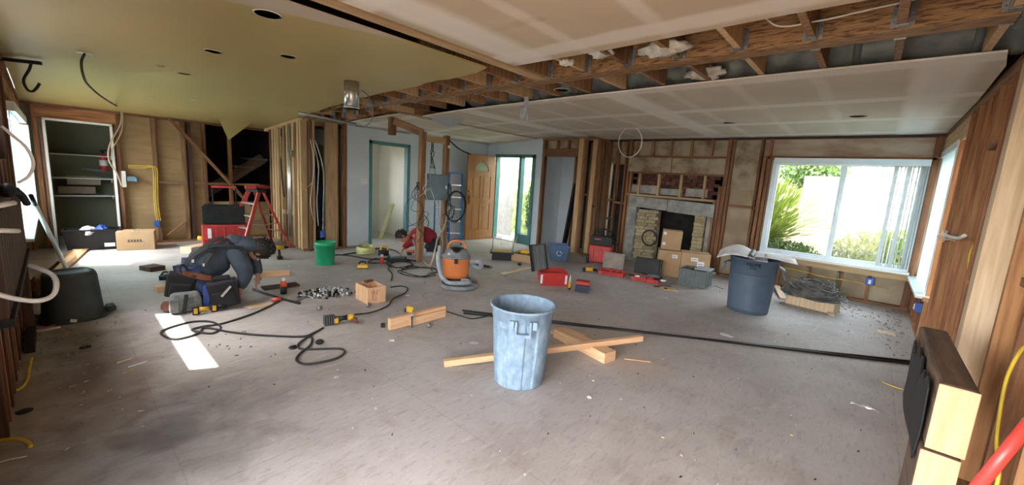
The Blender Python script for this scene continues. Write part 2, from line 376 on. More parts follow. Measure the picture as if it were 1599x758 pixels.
def stud(parent, x, y, z0, z1, dx, dy, m, name='stud'):
    o = MB().box((0, 0, (z1-z0)/2), (dx, dy, z1-z0)).obj(name, m, parent); o.location = (x, y, z0); return o
def fthing(name, label, cat, px, py, group=None, dr=0, z=0):
    p = FL(px, py, z); o = thing(name, label, cat, p, RZ(p)+dr, group); return o, MP(p)
def copy_tree(o, parent=None):
    c = o.copy(); COL.objects.link(c)
    if parent is not None: c.parent = parent
    for ch in list(o.children): copy_tree(ch, c)
    return c
# ================================================================ THE SETTING
struct(MB().bx(-11.4, 1.1, -.5, 8.6, -.12, 0).obj('floor', floor_m))
roof = struct(MB().bx(-11.6, .95, -.5, 7.45, 2.86, 2.95).bx(-5.75, .95, 7.45, 8.85, 2.86, 2.95).obj('roof', w_dark))

# ---- ceilings
def zpoly(pts, th=.014, dz=0):
    v = [(x, y, zc(x)+dz) for x, y in pts]; m = MB(); return m.prism(v, (0, 0, th))
def ceil_panel(name, m, pts, xs):
    """split at the sag line so both halves are planar"""
    mb = MB(); 
    lo = [(x, y) for x, y in pts]
    def clip(poly, c, s):
        out = []
        for i in range(len(poly)):
            a, b = poly[i], poly[(i+1) % len(poly)]
            ia, ib = s*(a[0]-c) >= 0, s*(b[0]-c) >= 0
            if ia: out.append(a)
            if ia != ib:
                t = (c-a[0])/(b[0]-a[0]); out.append((c, a[1]+(b[1]-a[1])*t))
        return out
    cuts = [-4.2-.35*i for i in range(12)]
    for i in range(len(cuts)+1):
        q = lo
        if i > 0: q = clip(q, cuts[i-1], -1)
        if i < len(cuts) and len(q) > 2: q = clip(q, cuts[i], 1)
        if len(q) > 2: mb.prism([(x, y, zc(x)) for x, y in q], (0, 0, .014))
    return struct(mb.obj(name, m))
rj = random.Random(3)
edge = [(-2.74, 2.62)]
x = -2.95
while x > -9.2:
    t = (-2.7-x)/6.6; edge.append((x, 2.70+.22*t+rj.uniform(-.03, .03))); x -= rj.uniform(.12, .3)
ceilA = ceil_panel('ceiling', yc, [(-2.80, -.25), (-2.74, 2.62)]+edge[1:]+[(-9.3, 3.0), (-9.3, -.25)], -5.5)
ceilB = ceil_panel('ceiling', dry1, [(-2.49, -.25), (.62, -.25), (.62, 2.67), (-.5, 2.66), (-1.6, 2.70), (-2.47, 2.69)], -5.5)
ceilC = ceil_panel('ceiling', dry2, [(-5.72, 4.09), (-4.2, 4.03), (-2.5, 3.96), (-.8, 3.92), (.45, 3.93), (.50, 4.3), (.53, 5.6), (.54, 7.97), (-5.72, 7.97)], -5.5)
ceilD = ceil_panel('ceiling', dry2, [(-5.86, 3.75), (-7.42, 3.60), (-7.42, 7.4), (-5.86, 7.4)], -5.5)
# joists in the open strips: children of the ceiling they carry
for i in range(25):
    x = .36-.4064*i
    if x < -9.2: break
    z = zc(x)+.015
    for y0, y1 in ((2.3, 3.195), (3.355, 4.5)):
        if y0 > 3: y1 = 3.92
        o = MB().box((0, (y1-y0)/2, .12), (.04, y1-y0, .235)).obj('joist', w_old if i % 3 else w_new, ceilB if y0 < 3 else ceilC); o.location = (x, y0, z)
for p0, p1, m in (((-2.58, -.2, 2.455), (-2.58, 3.19, 2.455), w_new), ((-5.79, 3.36, 2.42), (-5.79, 7.4, 2.42), w_old)):
    board('joist', m, ceilB, (p0[0], p0[1], p0[2]+.06), (p1[0], p1[1], p1[2]+.06), .10 if m is w_new else .07, .12)
board('joist', w_dark, ceilB, (-2.70, -.2, 2.62), (-2.70, 3.19, 2.62), .06, .15)
for k, y in enumerate((2.98, 3.6)):     # blocking boards left over the hall
    board('blocking', w_red, ceilC, (-9.2, y, zc(-9.2)+.08), (-5.9, y, zc(-5.9)+.08), .05, .09)

# the long engineered beam with its hangers
bt = thing('ceiling_beam', 'long flush beam of brown strand lumber crossing the open ceiling strip', 'beam', (-8.2, 3.27, 2.45))
o = MB().box((4.3, 0, .16), (8.75, .15, .32)).obj('timber', strand, bt)
o.rotation_euler = (0, 0, 0)
for i in range(25):
    x = .36-.4064*i
    if x < -7.6: break
    for sgn in (-1, 1):
        h = MB()
        for s2 in (-1, 1):
            h.bx(s2*.022, s2*.026, 0, sgn*.055, 0, .13); h.bx(s2*.024, s2*.05, 0, sgn*.005, 0, .13)
            for zz in (.03, .07, .11): h.ell((s2*.038, sgn*.008, zz), (.006, .004, .006), n=6, m_=4)
        h.bx(-.027, .027, 0, sgn*.06, -.003, .002)
        o = h.obj('joist_hanger', galv, bt); o.location = (x+8.2, sgn*.077, .012+zc(x)-2.45)
o = MB().box((8.75, -.02, .14), (.34, .19, .34)).obj('post_wrap', greyp, bt)

# insulated duct behind the beam
t = thing('duct', 'grey wrapped round duct lying above the open ceiling strip', 'duct', (-4.6, 4.13, 2.66))
mb = MB(); pts = [(i*.05, .004*sin(i*1.7), .01*sin(i*.9)) for i in range(104)]
mb.tube(pts, [.165+.006*sin(i*2.1) for i in range(104)], 18); mb.obj('duct_wrap', ductm, t)
for i in range(9): MB().cyl((i*.6+.1, 0, 0), (i*.6+.15, 0, 0), .174, n=18).obj('band', greyp, t)
def blob_mesh(d, seed, k=1.0):
    from mathutils import noise as mn
    mb = MB().ell((0, 0, 0), d, n=30, m_=18); off = Vector((seed*3.1, 0, 0)); L_ = max(d)
    for i, p in enumerate(mb.v):
        v = Vector(p); q = v/L_*2.2+off; a = mn.fractal(q, 1, 2, 4)*.45+mn.noise(q*3.3)*.16
        mb.v[i] = tuple(v*(k*(1+a)))
    return mb
def wad(label, c, d, seed, grp=None):
    r = random.Random(seed); mb = MB()
    mb = blob_mesh(d, seed, 1.3)
    o = mb.obj('insulation', insul); o.location = c; tag(o, label, 'insulation')
def on_z(px, py, z): return FL(px, py, z)
wad('white fluffy insulation batt sagging in front of the beam below upper ceiling edge', on_z(1033, 76, 2.50), (.13, .10, .035), 1)
wad('dirty white insulation wad behind the beam above lower ceiling edge', on_z(1102, 114, 2.53), (.12, .12, .04), 2)
wad('small torn insulation tuft hanging at the corner of the upper drywall', on_z(884, 97, 2.47), (.045, .04, .02), 3)
wad('grey insulation scrap stuffed over the upper drywall edge', on_z(938, 83, 2.49), (.07, .06, .02), 4)
# loose boards on the lower drywall edge
o = MB().box((0, 0, 0), (.5, .18, .02)).obj('board_offcut', white); o.location = FL(1400, 97, 2.50)+Vector((0, .12, 0)); tag(o, 'white board offcut lying on top of lower drywall edge near the right wall', 'board')

# ---- walls: sheathing slab with studs as its parts
def wall(name, m, lo, hi): return struct(MB().bx(lo[0], hi[0], lo[1], hi[1], lo[2], hi[2]).obj(name, m))
def studs_x(par, xs, y, z0, z1, m, w=.04, d=.09):
    for x in xs: stud(par, x, y, z0, z1, w, d, m)
def studs_y(par, ys, x, z0, z1, m, w=.04, d=.09):
    for y in ys: stud(par, x, y, z0, z1, d, w, m)

# right wall, x = .54 is the face of the studs
WR = struct(MB().bx(.64, .70, -.5, 6.25, 0, 2.86).bx(.64, .70, 6.25, 8.1, 0, .50).bx(.64, .70, 6.25, 8.1, 2.15, 2.86).bx(.64, .70, 7.85, 8.2, .5, 2.15).obj('wall_right', ply))
studs_y(WR, [6.34, 5.50, 4.68, 3.2, 2.38], .59, .04, 2.40, w_lit)  # these alternate with red studs to imitate lit edges and dark gaps
studs_y(WR, [5.92, 5.09, 4.27, 4.12, 2.79, 1.97], .59, .04, 2.40, w_red)
studs_y(WR, [7.9, 7.5, 7.1, 6.7], .59, .04, .47, w_red)
stud(WR, .565, 3.70, .04, 2.40, .13, .13, w_pale); stud(WR, .575, 3.84, .04, 2.40, .11, .045, w_new)
board('plate', w_red, WR, (.59, -.4, .02), (.59, 7.97, .02), .09, .04)
board('plate', w_old, WR, (.59, -.4, 2.42), (.59, 7.97, 2.42), .09, .045); board('plate', w_old, WR, (.59, -.4, 2.465), (.59, 7.97, 2.465), .09, .045)
board('header', w_new, WR, (.59, 6.0, 2.29), (.59, 7.97, 2.29), .09, .2)
board('sill_plate', w_new, WR, (.58, 6.2, .485), (.58, 7.9, .485), .12, .04)
for y0, y1 in ((5.53, 5.89), (5.12, 5.47)): board('blocking', w_new, WR, (.59, y0, 1.22), (.59, y1, 1.22), .09, .04)
board('blocking', w_red, WR, (.59, 4.3, 1.95), (.59, 4.65, 1.95), .09, .04)
board('blocking', w_old, WR, (.59, 2.5, 1.18), (.59, 2.95, 1.18), .09, .04)

# back wall, y = 7.95 is the face; window_2 from x -1.37..0.46
WB = struct(MB().bx(-2.0, -1.38, 8.05, 8.12, 0, 2.86).bx(-1.38, .70, 8.05, 8.12, 0, .52).bx(-1.38, .70, 8.05, 8.12, 2.10, 2.86).bx(.5, .70, 8.05, 8.12, .5, 2.1).bx(-5.3, -1.95, 8.75, 8.82, 0, 2.86).obj('wall_back', paper))
MB().bx(-1.54, .54, 8.0, 8.045, 2.13, 2.43).obj('plaster', stain2, WB)
MB().bx(-2.02, -1.55, 8.0, 8.045, 1.55, 2.43).obj('plaster', stain, WB)
MB().bx(-3.88, -2.06, 8.0, 8.045, 2.12, 2.43).obj('plaster', stain, WB)
MB().bx(-4.5, -3.92, 8.08, 8.11, 1.95, 2.43).obj('plaster', stain, WB)
studs_x(WB, [-2.0, -1.57, -1.44], 7.98, .04, 2.42, w_red); stud(WB, -1.50, 7.96, .04, 2.12, .04, .1, w_red)
studs_x(WB, [-1.05, -.65, -.25, .08], 7.99, .04, .40, w_red); studs_x(WB, [-.68, -.28], 7.99, .04, .4, w_grey)
stud(WB, .50, 7.98, .04, 2.42, .07, .09, w_red)
board('plate', w_red, WB, (-2.0, 7.98, .02), (.54, 7.98, .02), .09, .04)
board('plate', w_dark, WB, (-4.5, 7.97, 2.43), (.54, 7.97, 2.43), .06, .035)
board('header', w_red, WB, (-1.5, 7.98, 2.115), (.5, 7.98, 2.115), .09, .05)
board('sill_plate', w_new, WB, (-1.42, 7.97, .47), (.5, 7.97, .47), .1, .10)
board('blocking', w_red, WB, (-1.97, 7.98, 1.27), (-1.47, 7.98, 1.27), .09, .04)
board('trim_board', w_red, WB, (.495, 7.93, .5), (.495, 7.93, 2.1), .05, .02)
# studs between the closet and the fireplace
studs_x(WB, [-4.42, -4.22, -4.03, -3.95], 8.03, .04, 2.42, w_old); 
MB().bx(-4.5, -3.9, 8.35, 8.38, 0, 2.86).obj('cavity_shade_panel', void, WB)  # dark sheet added for the shade between the studs
board('blocking', w_old, WB, (-4.25, 8.03, 1.15), (-3.95, 8.03, 1.13), .09, .04)
board('blocking', w_old, WB, (-4.5, 8.03, 1.15), (-4.25, 8.03, 1.2), .09, .04)
# framing above the fireplace
for x in (-3.78, -3.46, -3.1, -2.72, -2.36): stud(WB, x, 7.97, 2.12, 2.42, .04, .07, w_old)
board('header', stain, WB, (-3.92, 7.96, 1.95), (-3.05, 7.96, 1.95), .08, .28); board('header', stain, WB, (-3.04, 7.965, 1.945), (-2.06, 7.965, 1.945), .08, .27)
board('plate', w_red, WB, (-3.92, 7.97, 2.11), (-2.04, 7.97, 2.11), .09, .035); board('plate', w_red, WB, (-3.92, 7.97, 1.79), (-2.04, 7.97, 1.79), .09, .035)
for x in (-3.66, -3.26, -2.83, -2.4): stud(WB, x, 7.97, 1.36, 1.775, .04, .09, w_new)
board('plate', w_new, WB, (-3.9, 7.97, 1.34), (-2.14, 7.97, 1.33), .09, .04)
stud(WB, -3.92, 7.97, .04, 2.42, .05, .09, w_red); stud(WB, -3.85, 7.96, .04, 1.8, .04, .09, w_old)
stud(WB, -2.06, 7.96, .04, 2.42, .06, .10, w_red); stud(WB, -2.12, 7.94, .04, 1.6, .05, .1, w_red); stud(WB, -2.18, 7.93, .04, 1.35, .04, .09, w_old)

# entry wall and closet
WE = struct(MB().bx(-9.3, -7.08, 7.28, 7.36, 0, 2.9).bx(-7.08, -5.88, 7.28, 7.36, 2.06, 2.9).bx(-5.88, -5.66, 7.28, 7.36, 0, 2.9).obj('wall_entry', wallb))
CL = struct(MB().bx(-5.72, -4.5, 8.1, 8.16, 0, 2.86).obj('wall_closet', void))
MB().bx(-5.73, -5.66, 7.36, 8.1, 0, 2.9).obj('wall_lining', wallb, CL)
MB().bx(-5.66, -5.3, 8.03, 8.08, 0, 2.45).obj('wall_lining', wallb, CL)
for x, m in ((-5.62, w_old), (-4.66, w_new), (-4.58, w_old)): stud(CL, x, 7.28, .04, 2.4, .06 if m is w_old else .11, .10, m)
stud(CL, -5.62, 7.27, .04, 2.4, .04, .06, w_red)
board('plate', w_old, CL, (-5.68, 7.29, 2.40), (-4.52, 7.29, 2.40), .09, .04); board('header', w_red, CL, (-5.64, 7.28, 2.12), (-4.7, 7.28, 2.12), .09, .16)
for x in (-5.3, -5.0, -4.75): stud(CL, x, 7.29, 2.2, 2.38, .04, .08, w_old)
MB().bx(-5.6, -4.75, 7.34, 7.35, 2.2, 2.38).obj('plaster', stain, CL)
for x in (-5.25, -5.1, -4.85): stud(CL, x, 8.0, .04, 2.4, .04, .09, w_old)
board('blocking', w_old, CL, (-5.2, 8.0, 1.25), (-4.6, 8.0, 1.25), .06, .04)
for y in (7.45, 7.75, 7.98): stud(CL, -4.46, y, .04, 2.42, .09, .045, w_old if y > 7.5 else w_new)
stud(CL, -4.43, 7.58, .04, 2.42, .09, .045, w_old)
board('plate', w_old, CL, (-4.46, 7.2, 2.42), (-4.46, 8.05, 2.42), .09, .04); board('plate', w_old, CL, (-4.46, 7.2, .02), (-4.46, 8.05, .02), .09, .04)
board('blocking', w_red, CL, (-4.44, 7.45, 1.05), (-4.44, 7.75, 1.0), .06, .04)

# hall wall, face x = -7.4, doorway y 4.14..4.93
WH = struct(MB().bx(-7.48, -7.4, 3.64, 4.10, 0, 2.32).bx(-7.48, -7.4, 4.97, 7.36, 0, 2.34).bx(-7.48, -7.4, 4.10, 4.97, 2.04, 2.33).obj('wall_hall', wallb))
tr = struct(MB().bx(-7.5, -7.385, 4.08, 4.14, 0, 2.06).bx(-7.5, -7.385, 4.93, 5.0, 0, 2.06).bx(-7.5, -7.385, 4.08, 5.0, 2.0, 2.065).obj('trim_1', teal))
struct(MB().bx(-9.3, -9.2, 3.0, 4.0, 0, 2.9).bx(-9.3, -9.2, 5.0, 7.4, 0, 2.9).bx(-9.3, -9.2, 4.0, 5.0, 0, .8).bx(-9.3, -9.2, 4.0, 5.0, 2.0, 2.9).bx(-9.3, -7.48, 5.35, 5.42, 0, 2.5).bx(-9.3, -7.5, 3.9, 3.96, 0, 2.5).obj('wall_inner', walli))  # unseen opening added in the outer side to brighten the hall room
struct(MB().bx(-9.3, -7.4, 3.0, 7.4, 2.28, 2.32).obj('ceiling', sage))
MB().box((0, 0, 0), (.006, .14, .115)).obj('switch_plate', white, WH, .002).location = PX(569, 283, -7.395)
for dy in (-.03, .03):
    o = MB().box((.005, 0, 0), (.008, .018, .045)).obj('toggle', papw, WH); o.location = PX(569, 283, -7.395)+Vector((0, dy, 0))
board('baseboard_strip', w_grey, WH, (-7.37, 3.62, .02), (-7.37, 4.08, .02), .04, .03)
# opening between the stud corner and the hall wall
WO = struct(MB().bx(-8.85, -8.78, 2.95, 3.9, 0, 2.4).obj('wall_passage', wallb))
MB().bx(-8.78, -8.76, 3.35, 3.8, 0, 1.95).obj('door_leaf', sage, WO)
stud(WO, -7.44, 3.60, .03, 2.30, .1, .05, w_red); stud(WO, -7.42, 3.57, .03, 2.3, .05, .02, w_red)
stud(WO, -7.44, 3.36, .03, 2.33, .06, .21, w_new); stud(WO, -7.47, 3.47, .03, 2.33, .09, .04, w_old)
board('plate', w_old, WO, (-7.45, 2.8, 2.32), (-7.45, 3.62, 2.31), .09, .05); board('plate', w_old, WO, (-7.45, 3.2, .015), (-7.45, 4.05, .015), .09, .03)
board('blocking', w_old, WO, (-7.5, 2.95, 2.24), (-7.5, 3.3, 2.24), .05, .07)
# corner stack and stud wall running back along x at y = 2.9
WC = struct(MB().bx(-9.3, -7.55, 3.02, 3.05, 0, 2.2).obj('wall_kitchen', fibre))
xs = [-7.48, -7.54, -7.60, -7.66]
for i, x in enumerate(xs): stud(WC, x, 2.90+.02*(i % 2), .03, zc(x)-.03, .05, .1, w_pale if i % 2 else w_new)
stud(WC, -7.46, 2.99, .03, 2.3, .09, .05, w_old); stud(WC, -7.47, 3.06, .03, 2.3, .04, .04, w_new)
for x, m in ((-7.86, w_new), (-8.12, w_new), (-8.24, w_old), (-8.42, w_pale), (-8.6, w_new), (-8.72, w_new), (-8.86, w_new), (-9.0, w_old)):
    stud(WC, x, 2.91, .03, zc(x)-.03, .05 if m is not w_new else .09, .09, m)
board('plate', w_old, WC, (-9.3, 2.91, .02), (-7.42, 2.91, .02), .1, .04); board('plate', w_new, WC, (-9.3, 2.91, zc(-9.3)-.02), (-7.42, 2.91, zc(-7.42)-.02), .1, .045)
board('blocking', w_new, WC, (-8.4, 2.9, .62), (-7.9, 2.9, .62), .06, .07)

# pantry wall, face x = -9.3
WP = struct(MB().bx(-9.42, -9.39, -.3, -.02, 0, 2.2).bx(-9.42, -9.39, .7, 1.92, 0, 2.2).bx(-9.42, -9.39, 1.92, 2.95, 0, .72).obj('wall_pantry', fibre))
MB().bx(-9.39, -9.36, -.25, -.02, 0, 2.17).obj('wall_lining', sage, WP)
def py_at(px): return PX(px, 300, -9.3).y
for px, m in ((66, w_red), (190, w_red), (246, w_old), (291, w_old)): stud(WP, -9.34, py_at(px), .03, 2.15, .09, .05, m)
for px in (300, 323, 362): stud(WP, -9.35, py_at(px), .03, 2.15, .08, .05, w_red if px > 310 else w_dark)
stud(WP, -9.34, py_at(182), .03, 1.95, .09, .04, w_red); stud(WP, -9.34, py_at(76), .03, 1.95, .09, .04, w_old)
board('header', w_red, WP, (-9.33, py_at(66), 2.04), (-9.33, py_at(190), 2.05), .09, .17)
board('plate', w_red, WP, (-9.33, -.25, 2.155), (-9.33, 3.0, 2.155), .1, .045); board('plate', w_red, WP, (-9.33, .70, .02), (-9.33, 3.0, .02), .1, .04)
for a, b in ((248, 289), (304, 321), (326, 360), (365, 405)): board('blocking', w_old, WP, (-9.34, py_at(a), 1.06), (-9.34, py_at(b), 1.06), .09, .04)
a = PX(258, 178, -9.27); b = PX(392, 322, -9.27); board('brace', w_red, WP, a, b, .04, .10, (1, 0, 0))
a = PX(262, 368, -9.28); b = PX(291, 345, -9.28); board('brace', w_old, WP, a, b, .03, .05, (1, 0, 0))
tr = MB(); y0, y1 = PX(80, 280, -9.28).y, PX(178, 280, -9.28).y
tr.bx(-9.31, -9.26, y0-.03, y0, 0, 1.95).bx(-9.31, -9.26, y1, y1+.03, 0, 1.95).bx(-9.31, -9.26, y0-.03, y1+.03, 1.93, 1.96)
struct(tr.obj('door_1', white))
# pantry closet behind
pw = struct(MB().bx(-10.75, -10.68, -.4, 1.1, 0, 2.3).bx(-10.75, -9.42, -.4, -.33, 0, 2.3).bx(-10.75, -9.42, .92, .99, 0, 2.3).bx(-10.75, -9.42, -.4, .99, 2.3, 2.34).obj('wall_closet', sage))
# stair void
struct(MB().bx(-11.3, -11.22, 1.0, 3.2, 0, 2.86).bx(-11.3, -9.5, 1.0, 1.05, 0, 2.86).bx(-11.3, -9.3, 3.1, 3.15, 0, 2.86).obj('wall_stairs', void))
st = thing('staircase', 'shadowed staircase rising behind the open studs of the pantry wall', 'stairs', (-9.9, 1.5, 0))
for i in range(7):
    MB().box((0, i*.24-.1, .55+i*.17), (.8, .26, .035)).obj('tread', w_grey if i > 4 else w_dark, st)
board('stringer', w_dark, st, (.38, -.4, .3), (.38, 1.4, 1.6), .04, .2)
# hanging triangle of the yellow drywall
fl = MB().prism([PX(340, 182, -8.75), PX(404, 184, -8.75), PX(357, 219, -8.75)], (-.014, 0, .004)).obj('drywall_flap', yc); tag(fl, 'yellow triangular drywall scrap hanging from the ceiling edge above the tool cart', 'drywall')

# left (near) wall, y = -.25 : window_1 and unseen openings added behind the camera to light the room
WL = struct(MB().bx(-9.4, -9.2, -.42, -.34, 0, 2.86).bx(-9.2, -6.2, -.42, -.34, 0, .6).bx(-9.2, -6.2, -.42, -.34, 1.92, 2.86)
    .bx(-6.2, -5.45, -.42, -.34, 0, 2.86).bx(-5.45, -3.9, -.42, -.34, 0, 1.65).bx(-5.45, -3.9, -.42, -.34, 2.08, 2.86).bx(-3.9, -1.9, -.42, -.34, 0, 2.86).bx(-1.9, .55, -.42, -.34, 2.2, 2.86).bx(.5, .7, -.42, -.34, 0, 2.86).obj('wall_left', w_dark))
x = -7.2
while x > -9.5: x -= .4
x = -3.2; i = 0
while x > -6.15:
    if not (-5.5 < x < -3.8): stud(WL, x, -.30, 0, 2.35, .05, .09, w_red if i % 2 else w_dark)
    else: stud(WL, x, -.30, 0, 1.40, .05, .09, w_red if i % 2 else w_dark)
    x -= .2; i += 1
for x in (-6.15, -9.25): stud(WL, x, -.30, 0, 2.2, .06, .10, w_red)
board('plate', w_red, WL, (-9.3, -.28, zc(-9.3)-.03), (-5.5, -.28, 2.42), .06, .05)
board('header', w_red, WL, (-9.25, -.29, 2.03), (-6.15, -.29, 2.10), .07, .15)
board('sill_plate', w_red, WL, (-9.25, -.29, .56), (-6.15, -.29, .56), .08, .05)
struct(MB().bx(-3.3, .9, -3.0, -.4, 2.42, 2.5).obj('sun_blocker', white))  # unseen slab added to keep direct sun out of the rear opening

# ---- windows
def window(name, c, along, w, h, split, frame_m=vinyl, t=.06, dep=.08):
    """c = lower left corner, along = unit vector, builds frame, sashes, panes"""
    A = Vector(along); D = Vector((-A.y, A.x, 0)); c = Vector(c)
    def bxx(mb, a0, a1, z0, z1, d0, d1):
        P = [c+A*a0+D*d0+Vector((0, 0, z0)), c+A*a1+D*d0+Vector((0, 0, z0)), c+A*a1+D*d1+Vector((0, 0, z0)), c+A*a0+D*d1+Vector((0, 0, z0))]
        mb.prism(P, (0, 0, z1-z0)); return mb
    f = MB(); bxx(f, 0, t, 0, h, 0, dep); bxx(f, w-t, w, 0, h, 0, dep); bxx(f, t, w-t, 0, t, 0, dep); bxx(f, t, w-t, h-t, h, 0, dep)
    W_ = struct(f.obj(name, frame_m)); s = split; k = 0
    xs = [t]+[w*q for q in s]+[w-t]
    for i in range(len(xs)-1):
        a0, a1 = xs[i], xs[i+1]; q = .035; d0 = dep*.35+.02*(i % 2)
        m = MB(); bxx(m, a0, a0+q, t, h-t, d0, d0+.025); bxx(m, a1-q, a1, t, h-t, d0, d0+.025); bxx(m, a0+q, a1-q, t, t+q, d0, d0+.025); bxx(m, a0+q, a1-q, h-t-q, h-t, d0, d0+.025)
        sh = m.obj('sash', frame_m, W_); g = MB(); bxx(g, a0+q, a1-q, t+q, h-t-q, d0+.01, d0+.014); g.obj('pane', gl, sh)
    return W_
W2 = window('window_2', (-1.38, 7.97, .52), (1, 0, 0), 1.86, 1.58, [.5])
MB().bx(-1.36, .46, 7.90, 7.97, 2.02, 2.11).obj('head_rail', vinyl, W2)
MB().bx(-1.40, .48, 7.90, 7.99, .51, .545).obj('stool', white, W2)
MB().box((-.455, 7.985, 1.28), (.02, .02, .09)).obj('latch', white, W2)
for i in range(8):
    x = .13+.044*i; o = MB().box((0, 0, -.72), (.085, .002, 1.44)).obj('blind_vane', vane, W2); o.location = (x, 7.935, 2.02); o.rotation_euler = (0, 0, radians(78 if i % 3 else 55))
W3 = window('window_3', (.58, 7.84, .50), (0, -1, 0), 1.5, 1.66, [.5], dep=.1)
W3.location = (.06, 0, 0)
MB().bx(.47, .56, 6.38, 7.86, 2.12, 2.2).obj('head_rail', vinyl, W3)
MB().bx(.40, .62, 6.25, 7.9, .485, .51).obj('stool', white, W3)
MB().bx(.49, .495, 6.52, 7.84, .52, 2.12).obj('roller_shade', shade, W3)
MB().bx(.485, .495, 6.42, 6.52, .52, 2.12).obj('shade_edge', vinyl, W3)
W1 = window('window_1', (-9.2, -.34, .60), (1, 0, 0), 3.0, 1.32, [.45])
W1.location = (0, 0, 0)
MB().bx(-9.15, -6.2, -.26, -.20, 1.84, 1.93).obj('head_rail', vinyl, W1)
MB().bx(-7.95, -6.25, -.245, -.24, .64, 1.84).obj('roller_shade', shade, W1)  # shade added over the near panes to narrow the sun patch
for i in range(7):
    o = MB().box((0, 0, -.62), (.085, .002, 1.2)).obj('blind_vane', vane, W1); o.location = (-9.1+.03*i, -.23, 1.84); o.rotation_euler = (0, 0, radians(75))
MB().bx(-9.2, -6.2, -.26, -.18, .58, .61).obj('stool', white, W1)
# unseen high slot, shaped to throw the second floor sun patch, stays unglazed

# ---- entry door, side light
D2 = struct(MB().bx(-7.1, -7.04, 7.24, 7.37, 0, 2.06).bx(-6.32, -6.25, 7.24, 7.37, 0, 2.06).bx(-5.93, -5.86, 7.24, 7.37, 0, 2.06).bx(-7.1, -5.86, 7.24, 7.37, 2.0, 2.07).bx(-6.25, -5.93, 7.27, 7.34, 0, .22).obj('door_2', teal))
MB().bx(-6.25, -5.93, 7.295, 7.305, .22, 2.0).obj('sidelight_pane', gl, D2)
MB().bx(-7.04, -6.32, 7.22, 7.38, 0, .03).obj('threshold', alu, D2)
MB().box((-6.30, 7.235, 1.02), (.04, .01, .07)).obj('strike_plate', mat('brass', (.6, .42, .15), .3, 1), D2)
# porch beyond: pale wall, bell plate, ground and greenery
XPW = PY(799, 300, 8.0).x
pz = struct(MB().bx(-9.3, XPW, 8.0, 8.08, -.1, 2.4).obj('wall_porch', mat('porch_wall', (.62, .58, .52), .8)))
MB().box(PY(778, 272, 7.98), (.15, .02, .2)).obj('bell_plate', mat('brass', (.6, .42, .15), .3, 1), pz, .004)
q = PY(778, 272, 7.965); MB().box(q, (.05, .01, .11)).obj('bell_button', papw, pz)
o = MB().bx(-7.9, -5.8, 8.75, 8.8, -.1, 2.6).obj('greenery_backdrop', green_backdrop); tag(o, 'mottled green backdrop standing in for plants beyond the side light', 'screen')  # flat panel added as a painted stand-in for outdoor plants

def door_leaf(hinge, ang):
    t = thing('door_leaf', 'varnished six panel oak front door standing open with a fan light', 'door', hinge, ang)
    w, h, d = .80, 2.0, .045
    px = [.0, .13, .37, .43, .67, .80]
    f = MB().bx(0, .13, 0, d, 0, h).bx(.67, .8, 0, d, 0, h).bx(.37, .43, 0, d, .2, 1.5)
    for a, b in ((0, .22), (.85, .98), (1.5, 1.60), (1.88, 2.0)): f.bx(.13, .67, 0, d, a, b)
    # head piece around the fan light
    R_ = .20; cx, cz = .40, 1.62
    arc = [(cx+R_*cos(radians(a)), cz+R_*1.05*sin(radians(a))) for a in range(0, 181, 12)]
    f.prism([(x, 0, z) for x, z in [(.13, 1.6)]+[(.13, 1.88)]+[(cx, 1.88)]+[p for p in arc if p[0] <= cx+1e-6]], (0, d, 0))
    f.prism([(x, 0, z) for x, z in [(.67, 1.6)]+[p for p in arc if p[0] >= cx-1e-6]+[(cx, 1.88), (.67, 1.88)]], (0, d, 0))
    f.bx(.13, .67, 0, d, 1.6, 1.625)
    f.obj('door_frame', oak, t)
    for x0, x1 in ((.13, .37), (.43, .67)):
        for z0, z1 in ((.22, .85), (.98, 1.5)):
            MB().bx(x0, x1, .012, d-.012, z0, z1).bx(x0+.035, x1-.035, .004, d-.004, z0+.035, z1-.035).obj('panel', oak, t, .004)
    MB().prism([(x, .02, z) for x, z in arc], (0, .008, 0)).obj('fan_light', frost, t)
    m = MB()
    for a in (30, 60, 90, 120, 150): m.bar((cx, -.002, cz), (cx+.2*cos(radians(a)), -.002, cz+.21*sin(radians(a))), .012, .008)
    m.tube([(x, -.002, z) for x, z in arc], .012, 6)
    m.obj('fan_muntins', white, t)
    h_ = MB()
    for y in (-1, 1):
        yy = -.01 if y < 0 else d+.01
        h_.tube([(.745, yy, .86), (.745, yy-.0+y*.05, .90), (.745, yy+y*.055, .99), (.745, yy, 1.05)], .011, 8)
        h_.cyl((.745, yy-.004*y, 1.14), (.745, yy+y*.02, 1.14), .028); h_.bx(.72, .77, yy-.004, yy+.004, .84, 1.07)
    h_.obj('handle', mat('dark_brass', (.3, .22, .12), .35, 1), t)
    for z in (.25, 1.0, 1.75): MB().cyl((-.005, -.006, z-.05), (-.005, -.006, z+.05), .008).obj('hinge', mat('dark_brass', (.3, .22, .12), .35, 1), t)
    return t
door_leaf((-7.07, 7.20, .01), radians(180+82))

